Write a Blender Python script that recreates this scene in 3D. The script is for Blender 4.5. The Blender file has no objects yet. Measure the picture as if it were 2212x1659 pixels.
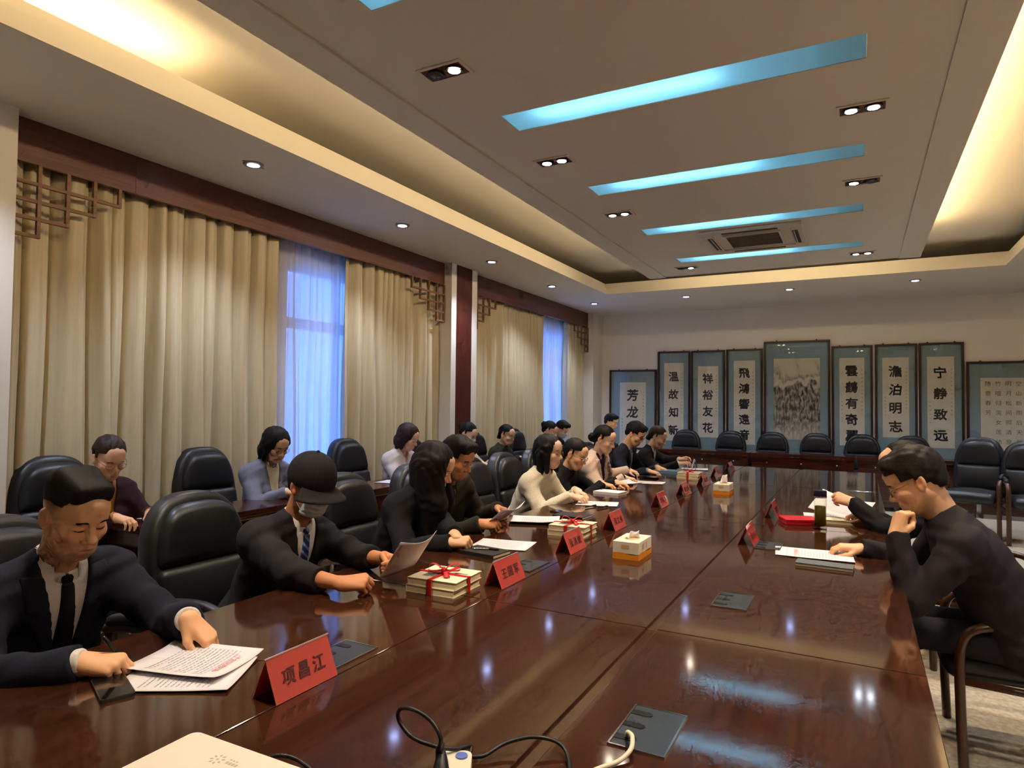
import bpy, bmesh, math, random
import numpy as np
from mathutils import Vector, Matrix

# ------------------------------------------------------------------ camera, world, exposure
SC = bpy.context.scene
COL = SC.collection
FW, FH, FPX = 2212, 1659, 1404.92
EYE = 1.48
YAW, PITCH, ROLL = 0.490346, 0.030781, -0.010655
def _rot(y, p, r):
    cy, sy, cp, sp, cr, sr = math.cos(y), math.sin(y), math.cos(p), math.sin(p), math.cos(r), math.sin(r)
    return (np.array([[cy, -sy, 0], [sy, cy, 0], [0, 0, 1]]) @ np.array([[1, 0, 0], [0, cp, -sp], [0, sp, cp]])
            @ np.array([[cr, 0, sr], [0, 1, 0], [-sr, 0, cr]]))
CM = _rot(YAW, PITCH, ROLL)
cam_d = bpy.data.cameras.new('camera'); cam = bpy.data.objects.new('camera', cam_d); COL.objects.link(cam)
cam_d.sensor_fit = 'HORIZONTAL'; cam_d.sensor_width = 36.0; cam_d.lens = 36.0 * FPX / FW
cam_d.clip_start = 0.02; cam_d.clip_end = 200
cam.matrix_world = Matrix([[CM[0, 0], CM[0, 2], -CM[0, 1], 0], [CM[1, 0], CM[1, 2], -CM[1, 1], 0],
                           [CM[2, 0], CM[2, 2], -CM[2, 1], EYE], [0, 0, 0, 1]])
SC.camera = cam
w = bpy.data.worlds.new('dusk'); SC.world = w; w.use_nodes = True
bg = w.node_tree.nodes['Background']; bg.inputs[0].default_value = (0.15, 0.32, 1.0, 1); bg.inputs[1].default_value = 1.9
SC.view_settings.view_transform = 'Standard'; SC.view_settings.look = 'None'
SC.view_settings.gamma = 1.0; SC.view_settings.use_curve_mapping = False
SC.view_settings.exposure = 1.12
SC.cycles.use_denoising = True
SC.cycles.sample_clamp_indirect = 6.0
SC.cycles.use_adaptive_sampling = True; SC.cycles.adaptive_threshold = 0.06; SC.cycles.adaptive_min_samples = 12; SC.cycles.use_light_tree = False
SC.cycles.max_bounces = 6; SC.cycles.diffuse_bounces = 3; SC.cycles.glossy_bounces = 3
SC.cycles.transmission_bounces = 6; SC.cycles.transparent_max_bounces = 12
SC.cycles.caustics_reflective = False; SC.cycles.caustics_refractive = False
random.seed(7); RNG = np.random.default_rng(7)
TZ = 0.76                                   # table top height

def _ray(px, py): return CM @ np.array([(px - FW / 2) / FPX, 1, -(py - FH / 2) / FPX])
def on_z(px, py, z=TZ):                     # where the sight line of a pixel meets a horizontal surface
    d = _ray(px, py); s = (z - EYE) / d[2]; return Vector((s * d[0], s * d[1], z))
def on_x(px, py, X):
    d = _ray(px, py); s = X / d[0]; return Vector((X, s * d[1], EYE + s * d[2]))
def on_y(px, py, Y):
    d = _ray(px, py); s = Y / d[1]; return Vector((s * d[0], Y, EYE + s * d[2]))

# ------------------------------------------------------------------ object helpers
def tag(o, label=None, cat=None, group=None, kind=None):
    if label: o['label'] = label
    if cat: o['category'] = cat
    if group: o['group'] = group
    if kind: o['kind'] = kind
    return o
def empty(name, loc=(0, 0, 0), rz=0.0, parent=None):
    o = bpy.data.objects.new(name, None); COL.objects.link(o); o.location = loc; o.rotation_euler = (0, 0, rz)
    o.empty_display_size = 0.1
    if parent: o.parent = parent
    return o
def thing(name, label, cat, loc=(0, 0, 0), rz=0.0, group=None):
    return tag(empty(name, loc, rz), label, cat, group)
def link(name, me, parent=None, loc=None, rot=None):
    o = bpy.data.objects.new(name, me); COL.objects.link(o)
    if parent: o.parent = parent
    if loc is not None: o.location = loc
    if rot is not None: o.rotation_euler = rot
    return o
def copy_tree(o, parent=None):
    c = o.copy(); COL.objects.link(c); c.parent = parent
    for ch in list(o.children): copy_tree(ch, c)
    return c
def np_mesh(name, V, Q, mats, smooth=True, col=None, midx=None):
    me = bpy.data.meshes.new(name); V = np.asarray(V, np.float32); Q = np.asarray(Q, np.int32)
    n, k = Q.shape
    me.vertices.add(len(V)); me.vertices.foreach_set('co', V.ravel())
    me.loops.add(n * k); me.loops.foreach_set('vertex_index', Q.ravel())
    me.polygons.add(n); me.polygons.foreach_set('loop_start', np.arange(0, n * k, k, dtype=np.int32))
    me.polygons.foreach_set('use_smooth', np.full(n, smooth, dtype=bool))
    for m in (mats if isinstance(mats, (list, tuple)) else [mats]): me.materials.append(m)
    if midx is not None: me.polygons.foreach_set('material_index', np.asarray(midx, np.int32))
    if col is not None:
        a = me.color_attributes.new('Col', 'FLOAT_COLOR', 'POINT')
        a.data.foreach_set('color', np.asarray(col, np.float32).ravel())
    me.update(calc_edges=True); me.validate(); return me

class MB:
    """collects shapes in one bmesh"""
    def __init__(s): s.bm = bmesh.new()
    def box(s, lo, hi, bev=0.0, M=None, seg=2):
        x0, y0, z0 = lo; x1, y1, z1 = hi
        v = [s.bm.verts.new(p) for p in ((x0, y0, z0), (x1, y0, z0), (x1, y1, z0), (x0, y1, z0), (x0, y0, z1), (x1, y0, z1), (x1, y1, z1), (x0, y1, z1))]
        f = [s.bm.faces.new([v[i] for i in q]) for q in ((0, 3, 2, 1), (4, 5, 6, 7), (0, 1, 5, 4), (1, 2, 6, 5), (2, 3, 7, 6), (3, 0, 4, 7))]
        new = v
        if bev > 0:
            e = list({e for q in f for e in q.edges})
            r = bmesh.ops.bevel(s.bm, geom=e, offset=bev, segments=seg, affect='EDGES', profile=0.5)
            new = list({x for q in r['faces'] for x in q.verts} | {x for x in v if x.is_valid})
        if M is not None: bmesh.ops.transform(s.bm, matrix=M, verts=[x for x in new if x.is_valid])
        return s
    def prism(s, pts, z0, z1, M=None):
        a = [s.bm.verts.new((p[0], p[1], z0)) for p in pts]; b = [s.bm.verts.new((p[0], p[1], z1)) for p in pts]
        n = len(pts); s.bm.faces.new(a[::-1]); s.bm.faces.new(b)
        for i in range(n): s.bm.faces.new((a[i], a[(i + 1) % n], b[(i + 1) % n], b[i]))
        if M is not None: bmesh.ops.transform(s.bm, matrix=M, verts=a + b)
        return s
    def lathe(s, prof, c=(0, 0, 0), n=24, M=None):
        rings = []; new = []
        for r, z in prof:
            ring = [s.bm.verts.new((c[0] + r * math.cos(2 * math.pi * i / n), c[1] + r * math.sin(2 * math.pi * i / n), c[2] + z)) for i in range(n)]
            rings.append(ring); new += ring
        for a, b in zip(rings, rings[1:]):
            for i in range(n): s.bm.faces.new((a[i], a[(i + 1) % n], b[(i + 1) % n], b[i]))
        s.bm.faces.new(rings[0][::-1]); s.bm.faces.new(rings[-1])
        if M is not None: bmesh.ops.transform(s.bm, matrix=M, verts=new)
        return s
    def tube(s, pts, r, n=8, closed=False, ry=None):
        P = [Vector(p) for p in pts]; m = len(P); rings = []; ref = None
        rr = r if isinstance(r, (list, tuple)) else [r] * m
        for i, p in enumerate(P):
            if closed: t = P[(i + 1) % m] - P[i - 1]
            else: t = P[min(i + 1, m - 1)] - P[max(i - 1, 0)]
            t.normalize()
            if ref is None:
                ref = Vector((0, 0, 1)) if abs(t.z) < 0.9 else Vector((0, 1, 0))
            u = (ref - t * ref.dot(t)); u = u.normalized() if u.length > 1e-6 else t.orthogonal().normalized()
            ref = u; v = t.cross(u)
            rings.append([s.bm.verts.new(p + u * (rr[i] * math.cos(2 * math.pi * k / n)) + v * ((ry or rr[i]) * math.sin(2 * math.pi * k / n))) for k in range(n)])
        for i in range(m if closed else m - 1):
            a, b = rings[i], rings[(i + 1) % m]
            for k in range(n): s.bm.faces.new((a[k], a[(k + 1) % n], b[(k + 1) % n], b[k]))
        if not closed:
            s.bm.faces.new(rings[0][::-1]); s.bm.faces.new(rings[-1])
        return s
    def sheet(s, f, nu, nv):
        g = [[s.bm.verts.new(f(i / nu, j / nv)) for j in range(nv + 1)] for i in range(nu + 1)]
        for i in range(nu):
            for j in range(nv): s.bm.faces.new((g[i][j], g[i + 1][j], g[i + 1][j + 1], g[i][j + 1]))
        return s
    def mesh(s, name, mat, smooth=False):
        bmesh.ops.recalc_face_normals(s.bm, faces=s.bm.faces[:])
        me = bpy.data.meshes.new(name); s.bm.to_mesh(me); s.bm.free()
        for m in (mat if isinstance(mat, (list, tuple)) else [mat]): me.materials.append(m)
        if smooth:
            for p in me.polygons: p.use_smooth = True
            if smooth == 'auto': me.set_sharp_from_angle(angle=math.radians(40))
        return me
    def obj(s, name, mat, parent=None, smooth=False, loc=None, rot=None):
        return link(name, s.mesh(name, mat, smooth), parent, loc, rot)
def spline(pts, n=8, closed=False):
    P = [Vector(p) for p in pts]; m = len(P); out = []
    rng = range(m) if closed else range(m - 1)
    g = (lambda i: P[i % m]) if closed else (lambda i: P[max(0, min(m - 1, i))])
    for i in rng:
        a, b, c, d = g(i - 1), g(i), g(i + 1), g(i + 2)
        for k in range(n):
            t = k / n; out.append(0.5 * ((2 * b) + (c - a) * t + (2 * a - 5 * b + 4 * c - d) * t * t + (3 * b - a - 3 * c + d) * t ** 3))
    if not closed: out.append(P[-1])
    return out
def rrect(x0, y0, x1, y1, r, n=5):
    out = []
    for cx, cy, a in ((x1 - r, y1 - r, 0), (x0 + r, y1 - r, 90), (x0 + r, y0 + r, 180), (x1 - r, y0 + r, 270)):
        for i in range(n + 1):
            t = math.radians(a + 90 * i / n); out.append((cx + r * math.cos(t), cy + r * math.sin(t)))
    return out

# ------------------------------------------------------------------ materials
def lin(c): return tuple((x / 12.92 if x <= 0.04045 else ((x + 0.055) / 1.055) ** 2.4) for x in [v / 255 for v in c])
MATS = {}
def mat(name, rgb, rough=0.6, metal=0.0, spec=0.5, coat=0.0, noise=0.0, nscale=20.0, bump=0.0, bscale=80.0, sheen=0.0,
        stretch=(1, 1, 1), rgb2=None, srgb=True, trans=0.0, coat_rough=0.05, ior=1.5):
    if name in MATS: return MATS[name]
    m = bpy.data.materials.new(name); m.use_nodes = True; nt = m.node_tree; N = nt.nodes; L = nt.links
    b = N['Principled BSDF']; c = lin(rgb) if srgb else rgb
    b.inputs['Base Color'].default_value = (*c, 1); b.inputs['Roughness'].default_value = rough; b.inputs['Metallic'].default_value = metal
    b.inputs['Specular IOR Level'].default_value = spec; b.inputs['Coat Weight'].default_value = coat
    b.inputs['Coat Roughness'].default_value = coat_rough; b.inputs['Sheen Weight'].default_value = sheen
    b.inputs['Transmission Weight'].default_value = trans; b.inputs['IOR'].default_value = ior
    if noise or bump or rgb2:
        tc = N.new('ShaderNodeTexCoord'); mp = N.new('ShaderNodeMapping'); mp.inputs['Scale'].default_value = stretch
        L.new(tc.outputs['Object'], mp.inputs['Vector'])
    if noise or rgb2:
        n = N.new('ShaderNodeTexNoise'); n.inputs['Scale'].default_value = nscale; n.inputs['Detail'].default_value = 6
        L.new(mp.outputs[0], n.inputs['Vector'])
        cr = N.new('ShaderNodeValToRGB'); L.new(n.outputs[0], cr.inputs[0])
        c2 = lin(rgb2) if rgb2 else None
        cr.color_ramp.elements[0].position = 0.32; cr.color_ramp.elements[1].position = 0.68
        cr.color_ramp.elements[0].color = (*(c2 or [x * (1 - noise) for x in c]), 1)
        cr.color_ramp.elements[1].color = (*(c if c2 else [min(1, x * (1 + noise)) for x in c]), 1)
        L.new(cr.outputs[0], b.inputs['Base Color'])
    if bump:
        n2 = N.new('ShaderNodeTexNoise'); n2.inputs['Scale'].default_value = bscale; n2.inputs['Detail'].default_value = 4
        L.new(mp.outputs[0], n2.inputs['Vector'])
        bp = N.new('ShaderNodeBump'); bp.inputs['Strength'].default_value = bump; bp.inputs['Distance'].default_value = 0.004
        L.new(n2.outputs[0], bp.inputs['Height']); L.new(bp.outputs[0], b.inputs['Normal'])
    MATS[name] = m; return m
def emit(name, rgb, strength):
    if name in MATS: return MATS[name]
    m = bpy.data.materials.new(name); m.use_nodes = True; nt = m.node_tree
    b = nt.nodes['Principled BSDF']; b.inputs['Base Color'].default_value = (0.8, 0.8, 0.8, 1)
    b.inputs['Emission Color'].default_value = (*rgb, 1); b.inputs['Emission Strength'].default_value = strength
    MATS[name] = m; return m
def glassy(name, rgb=(1, 1, 1), rough=0.02, alpha=0.1):
    """thin clear sheet: see-through, with a mirror-like sheen at a glancing angle"""
    m = bpy.data.materials.new(name); m.use_nodes = True; nt = m.node_tree; N = nt.nodes; L = nt.links
    for n in list(N): N.remove(n)
    o = N.new('ShaderNodeOutputMaterial'); t = N.new('ShaderNodeBsdfTransparent'); g = N.new('ShaderNodeBsdfGlossy')
    t.inputs[0].default_value = (*rgb, 1); g.inputs['Roughness'].default_value = rough
    f = N.new('ShaderNodeFresnel'); ge = N.new('ShaderNodeNewGeometry'); ir = N.new('ShaderNodeMapRange')
    ir.inputs['To Min'].default_value = 1.5; ir.inputs['To Max'].default_value = 1 / 1.5; L.new(ge.outputs['Backfacing'], ir.inputs['Value']); L.new(ir.outputs[0], f.inputs[0])
    mx = N.new('ShaderNodeMixShader'); L.new(f.outputs[0], mx.inputs[0]); L.new(t.outputs[0], mx.inputs[1]); L.new(g.outputs[0], mx.inputs[2])
    L.new(mx.outputs[0], o.inputs[0]); MATS[name] = m; return m
def wood(name, c1, c2, rough=0.25, axis='Y', coat=0.0, scale=1.0, spec=0.5):
    if name in MATS: return MATS[name]
    m = bpy.data.materials.new(name); m.use_nodes = True; nt = m.node_tree; N = nt.nodes; L = nt.links; b = N['Principled BSDF']
    tc = N.new('ShaderNodeTexCoord'); mp = N.new('ShaderNodeMapping'); L.new(tc.outputs['Object'], mp.inputs['Vector'])
    s = {'X': (1.2, 22, 22), 'Y': (22, 1.2, 22), 'Z': (22, 22, 1.2)}[axis]; mp.inputs['Scale'].default_value = [q * scale for q in s]
    n = N.new('ShaderNodeTexNoise'); n.inputs['Scale'].default_value = 2.2; n.inputs['Detail'].default_value = 8; n.inputs['Distortion'].default_value = 0.6
    L.new(mp.outputs[0], n.inputs['Vector'])
    cr = N.new('ShaderNodeValToRGB'); L.new(n.outputs[0], cr.inputs[0])
    cr.color_ramp.elements[0].position = 0.3; cr.color_ramp.elements[1].position = 0.7
    cr.color_ramp.elements[0].color = (*lin(c1), 1); cr.color_ramp.elements[1].color = (*lin(c2), 1)
    L.new(cr.outputs[0], b.inputs['Base Color']); b.inputs['Roughness'].default_value = rough; b.inputs['Coat Weight'].default_value = coat
    b.inputs['Coat Roughness'].default_value = 0.06; b.inputs['Specular IOR Level'].default_value = spec
    MATS[name] = m; return m

M_WALL = mat('cream_paint', (228, 220, 206), 0.8, bump=0.05, bscale=200)
M_CEIL = mat('ceiling_paint', (216, 208, 193), 0.85)
M_TRIM = mat('white_trim', (232, 226, 214), 0.55)
M_FLOOR = mat('terrazzo', (226, 214, 188), 0.3, rgb2=(186, 168, 136), nscale=38)
M_TABLE = wood('table_mahogany', (47, 25, 14), (68, 37, 23), 0.085, 'Y', coat=0.25, spec=0.55)
M_WOODF = wood('desk_mahogany', (44, 18, 11), (72, 30, 18), 0.18, 'X', coat=0.2)
M_WOODZ = wood('panel_mahogany', (70, 26, 17), (92, 38, 26), 0.4, 'Z')
M_WOODY = wood('pelmet_mahogany', (90, 48, 35), (114, 66, 49), 0.42, 'Y')
M_LATT = wood('lattice_wood', (118, 82, 56), (144, 104, 74), 0.5, 'Y')
M_CHAIRW = wood('chair_wood', (54, 30, 16), (84, 50, 28), 0.3, 'Z')
M_FRAMEW = wood('frame_wood', (38, 18, 13), (58, 29, 21), 0.35, 'Z')
M_LEATH = mat('black_leather', (25, 26, 28), 0.40, bump=0.10, bscale=160, spec=0.45)
M_BRASS = mat('brass', (200, 160, 80), 0.3, 0.9)
M_PAPER = mat('paper', (226, 222, 226), 0.75)
M_PAPERC = mat('aged_paper', (226, 216, 197), 0.85, noise=0.06, nscale=6)
M_INK = mat('ink', (34, 32, 36), 0.7)
M_INKG = mat('grey_ink', (120, 116, 118), 0.8)
M_INKR = mat('red_ink', (205, 110, 110), 0.8)
M_RED = mat('red_card', (236, 78, 66), 0.5)
M_REDD = mat('red_box', (190, 14, 34), 0.35)
M_RIB = mat('red_ribbon', (205, 22, 22), 0.35)
M_BLACK = mat('black_plastic', (18, 18, 20), 0.4)
M_PHONE = mat('phone_glass', (14, 14, 16), 0.08)
M_STEEL = mat('brushed_steel', (112, 112, 110), 0.28, 0.85)
M_CHROME = mat('chrome', (190, 190, 195), 0.12, 1.0)
M_ACR = glassy('clear_acrylic', (0.96, 0.96, 0.97))
M_GLASS = glassy('picture_glass', (0.97, 0.98, 0.97))
# ------------------------------------------------------------------ the setting
XW, XR, YB, YR = -4.8, 4.2, 11.9, -3.0           # window wall, right wall, back wall, rear wall
ZC, ZP, ZT = 3.20, 3.22, 3.56                    # low border, floating panel, tray
def struct(o, label=None): return tag(o, label, kind='structure')

fl = struct(MB().box((XW - .2, YR - .2, -.1), (XR + .2, YB + .2, 0)).obj('floor', M_FLOOR), 'beige speckled terrazzo floor of the meeting room')
struct(MB().box((XW - .2, YB, 0), (XR + .2, YB + .2, 3.8)).obj('wall_back', M_WALL), 'cream painted back wall behind the framed scrolls')
struct(MB().box((XR, YR, 0), (XR + .2, YB, 3.8)).obj('wall_right', M_WALL), 'cream painted wall on the right of the room')
struct(MB().box((XW - .2, YR - .2, 0), (XR + .2, YR, 3.8)).obj('wall_rear', M_WALL), 'cream painted wall at the near end of the room')
WIN = [(4.42, 5.95), (8.75, 11.1)]; WZ0, WZ1 = 0.6, 2.82
wl = MB(); edges = [YR] + [v for p in WIN for v in p] + [YB]
for i in range(0, len(edges), 2): wl.box((XW - .2, edges[i], 0), (XW, edges[i + 1], 3.8))
for a, b in WIN: wl.box((XW - .2, a, 0), (XW, b, WZ0)); wl.box((XW - .2, a, WZ1), (XW, b, 3.8))
wall_left = struct(wl.obj('wall_left', M_WALL), 'cream window wall behind the curtains on the left')

# windows: frame, mullions, panes and a scrolled security grille outside
M_WFR = mat('window_frame_paint', (196, 196, 200), 0.5)
M_PANE = glassy('window_pane', (0.92, 0.96, 1.0))
M_GRILL = mat('grille_metal', (150, 158, 176), 0.6)
for wi, (a, b) in enumerate(WIN):
    r = struct(empty('window_%d' % (wi + 1), (XW - .1, (a + b) / 2, WZ0)), ['window with sheer curtain between the two large drapes', 'far window beside the corner of the room'][wi])
    hw, hh = (b - a) / 2, WZ1 - WZ0
    m = MB()
    for lo, hi in (((-.04, -hw, 0), (.04, -hw + .06, hh)), ((-.04, hw - .06, 0), (.04, hw, hh)), ((-.04, -hw, 0), (.04, hw, .06)), ((-.04, -hw, hh - .06), (.04, hw, hh)), ((-.04, -hw, 1.60), (.04, hw, 1.70))):
        m.box(lo, hi)
    m.obj('window_frame', M_WFR, r)
    k = 3 if hw > 1 else 2
    for q in range(1, k): MB().box((-.035, -hw + 2 * hw * q / k - .03, .06), (.035, -hw + 2 * hw * q / k + .03, hh - .06)).obj('mullion', M_WFR, r)
    for q in range(k):
        y0, y1 = -hw + 2 * hw * q / k + .03, -hw + 2 * hw * (q + 1) / k - .03
        for z0, z1 in ((.06, 1.60), (1.70, hh - .06)): MB().box((-.004, y0, z0), (.004, y1, z1)).obj('pane', M_PANE, r)
    m = MB(); n = int(2 * hw / .22)
    for q in range(n):
        yc = -hw + (q + .5) * 2 * hw / n
        for z in np.arange(.15, hh, .3):
            s = 1 if q % 2 else -1
            m.tube([(-.16, yc + s * .09 * math.sin(t), z + .02 + .26 * t / 6.28) for t in np.linspace(0, 6.28, 10)], .0022, 5)
    tag(m.obj('grille', M_GRILL, r), kind='stuff')

# pillars on the window wall
PX = -4.38
for i, (y0, y1, lab) in enumerate(((YR, 1.97, 'cream plastered pier at the left edge of the picture'), (6.62, 7.22, 'white edged pier with a mahogany face between the windows'), (11.42, YB, 'cream corner pier beside the far window'))):
    r = struct(empty('trim_%d' % (i + 1), (0, 0, 0)), lab)
    MB().box((XW, y0 + .001, 0), (PX - .02, y1 - .001, ZC)).obj('pier', M_WALL, r)
    if i == 1:
        MB().box((PX - .02, y0, 0), (PX, 6.73, ZC), .004).obj('edge_board', M_TRIM, r)
        MB().box((PX - .02, 7.10, 0), (PX, y1, ZC), .004).obj('edge_board', M_TRIM, r)
        MB().box((PX - .02, 6.73, 0), (PX - .008, 7.10, ZC)).obj('wood_panel', M_WOODZ, r)
    else: MB().box((PX - .02, y0, 0), (PX, y1, ZC)).obj('face_board', M_WALL, r)

# ceiling: low border, lit lip, tray and floating panel with the light slots
ce = struct(empty('ceiling', (0, 0, ZC)), 'coffered ceiling with cove lighting and a floating centre panel')
OX0, OX1, OY1, OY0 = -3.455, 1.553, 9.565, -2.2
IX0, IX1, IY1, IY0 = -2.513, 0.626, 8.70, -1.6
def cz(m, name, mt, k=ce): return m.obj(name, mt, k, loc=(0, 0, -ZC))
m = MB()
for lo, hi in (((XW, YR, ZC), (OX0, YB, ZC + .03)), ((OX1, YR, ZC), (XR, YB, ZC + .03)), ((OX0, OY1, ZC), (OX1, YB, ZC + .03)), ((OX0, YR, ZC), (OX1, OY0, ZC + .03))): m.box(lo, hi)
cz(m, 'border', M_CEIL)
for j, (off, z0, z1) in enumerate(((0, ZC + .03, ZC + .10), (.035, ZC + .10, ZC + .17))):
    m = MB(); t = .03
    for lo, hi in (((OX0 - t - off, OY0 - t - off, z0), (OX0 - off, OY1 + t + off, z1)), ((OX1 + off, OY0 - t - off, z0), (OX1 + t + off, OY1 + t + off, z1)),
                   ((OX0 - off, OY1 + off, z0), (OX1 + off, OY1 + t + off, z1)), ((OX0 - off, OY0 - t - off, z0), (OX1 + off, OY0 - off, z1))): m.box(lo, hi)
    cz(m, 'cove_lip', M_CEIL)
cz(MB().box((XW, YR, ZT), (XR, YB, ZT + .05)), 'tray', M_CEIL)
SLOTX = (-1.905, 0.041); SLOTY = [(3.388 + 1.427 * i, 3.632 + 1.427 * i) for i in range(-2, 4)]
m = MB(); Z0, Z1 = ZP, ZP + .05
m.box((IX0, IY0, Z0), (SLOTX[0], IY1, Z1)); m.box((SLOTX[1], IY0, Z0), (IX1, IY1, Z1))
ys = [IY0] + [v for p in SLOTY for v in p] + [IY1]
for i in range(0, len(ys), 2): m.box((SLOTX[0], ys[i], Z0), (SLOTX[1], ys[i + 1], Z1))
cz(m, 'floating_panel', M_CEIL)
m = MB(); m.box((IX0, IY0, ZP - .012), (-2.30, IY1, ZP)); m.box((.415, IY0, ZP - .012), (IX1, IY1, ZP)); cz(m, 'panel_edge_board', M_CEIL)
m = MB(); m.box((IX0 + .12, IY0 + .12, Z1), (IX0 + .15, IY1 - .12, ZT)); m.box((IX1 - .15, IY0 + .12, Z1), (IX1 - .12, IY1 - .12, ZT)); m.box((IX0 + .15, IY1 - .15, Z1), (IX1 - .15, IY1 - .12, ZT)); m.box((IX0 + .15, IY0 + .12, Z1), (IX1 - .15, IY0 + .15, ZT))
cz(m, 'hanger_wall', M_CEIL)

# fluorescent tubes hidden in the cove
def tube_lamp(p0, p1, strength, label, grp='warm tubes in the ceiling cove'):
    t = thing('cove_tube', label, 'lamp', ((p0[0] + p1[0]) / 2, (p0[1] + p1[1]) / 2, p0[2]), group=grp)
    c = t.location
    MB().tube([Vector(p0) - c, Vector(p1) - c], .014, 10).obj('tube', emit('tube_%g' % strength, (1.0, 0.74, 0.40), strength), t, smooth='auto')
    d = (Vector(p1) - Vector(p0)).normalized() * .02
    for q, s in ((Vector(p0) - c, -1), (Vector(p1) - c, 1)):
        MB().tube([q, q + d * s], .016, 10).obj('end_cap', M_TRIM, t)
    MB().box((-.018 if d.x == 0 else -abs(p1[0] - p0[0]) / 2, -.018 if d.y == 0 else -abs(p1[1] - p0[1]) / 2, -.045), (.018 if d.x == 0 else abs(p1[0] - p0[0]) / 2, .018 if d.y == 0 else abs(p1[1] - p0[1]) / 2, -.018)).obj('batten', M_TRIM, t)
    return t
COVE_A, COVE_B, COVE_C = 44.0, 26.0, 1.5
tube_lamp((OX0 - .17, -1.9, ZC + .11), (OX0 - .17, 2.42, ZC + .11), COVE_A, 'bright warm tube behind the left ceiling lip at the top left')
tube_lamp((IX1 + .0, -1.2, Z1 + .05), (IX1 + .0, 8.5, Z1 + .05), COVE_B, 'long warm tube above the right edge of the floating ceiling panel')
def cove_beam(t, size, rot, energy):  # area lamp added beside the tube to throw warm light on lip and tray
    l = bpy.data.lights.new('cove_wash', 'AREA'); l.shape = 'RECTANGLE'; l.size = size; l.size_y = .03; l.energy = energy; l.color = (1.0, .76, .43)
    o = bpy.data.objects.new('wash_beam', l); COL.objects.link(o); o.parent = t; o.rotation_euler = rot; o.location = (0, 0, .035)
tl = tube_lamp((IX0 + .06, 1.0, Z1 + .05), (IX0 + .06, 8.2, Z1 + .05), COVE_C, 'dim warm tube above the left edge of the floating ceiling panel')
cove_beam(tl, 7.2, (math.radians(112), 0, math.radians(90)), 17)
tl = tube_lamp((IX0 + .1, IY1 - .06, Z1 + .05), (IX1 - .1, IY1 - .06, Z1 + .05), COVE_C, 'warm tube above the far edge of the floating ceiling panel')
cove_beam(tl, 2.9, (math.radians(112), 0, 0), 8)

# blue-white slot lights
M_DIFF = bpy.data.materials.new('slot_diffuser'); M_DIFF.use_nodes = True
nt = M_DIFF.node_tree; N = nt.nodes; L = nt.links
for n in list(N): N.remove(n)
o = N.new('ShaderNodeOutputMaterial'); t = N.new('ShaderNodeBsdfTranslucent'); d = N.new('ShaderNodeBsdfDiffuse'); mx = N.new('ShaderNodeMixShader')
t.inputs[0].default_value = (.60, .88, 1.0, 1); d.inputs[0].default_value = (.36, .56, .62, 1); mx.inputs[0].default_value = .45
L.new(t.outputs[0], mx.inputs[1]); L.new(d.outputs[0], mx.inputs[2]); L.new(mx.outputs[0], o.inputs[0])
M_BOXW = mat('slot_housing', (214, 230, 236), 0.7)
SLOT_W = 70.0
orders = ['nearest', 'second', 'third', 'fourth', 'fifth', 'farthest']
def slot(i):
    y0, y1 = SLOTY[i]; yc = (y0 + y1) / 2; x0, x1 = SLOTX; xc = (x0 + x1) / 2
    labs = {1: 'blue white slot light cut off by the top edge of the picture', 2: 'largest blue white slot light in full view overhead',
            3: 'blue white slot light second largest in full view', 4: 'blue white slot light on the near side of the air conditioner', 5: 'blue white slot light on the far side of the air conditioner', 0: 'blue white slot light added overhead out of view to brighten the near end'}  # the last slot is added out of view to lift the foreground
    t = thing('slot_light', labs[i], 'ceiling light', (xc, yc, ZP + .003), group='blue white slot lights in the ceiling panel')
    hx, hy = (x1 - x0) / 2 - .001, (y1 - y0) / 2 - .001
    MB().box((-hx, -hy, .0), (hx, hy, .006)).obj('diffuser', M_DIFF, t)
    m = MB()
    for lo, hi in (((-hx - .02, -hy - .02, .05), (-hx, hy + .02, .17)), ((hx, -hy - .02, .05), (hx + .02, hy + .02, .17)), ((-hx, -hy - .02, .05), (hx, -hy, .17)), ((-hx, hy, .05), (hx, hy + .02, .17)), ((-hx - .02, -hy - .02, .17), (hx + .02, hy + .02, .18))): m.box(lo, hi)
    m.obj('housing', M_BOXW, t)
    l = bpy.data.lights.new('slot_tube', 'AREA'); l.shape = 'RECTANGLE'; l.size = 1.05; l.size_y = .035; l.energy = SLOT_W; l.color = (.78, .93, 1.0)
    lo = bpy.data.objects.new('tube_light', l); COL.objects.link(lo); lo.parent = t; lo.location = (-.24, -.03, .105)
for i in range(0, 6): slot(i)

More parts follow.
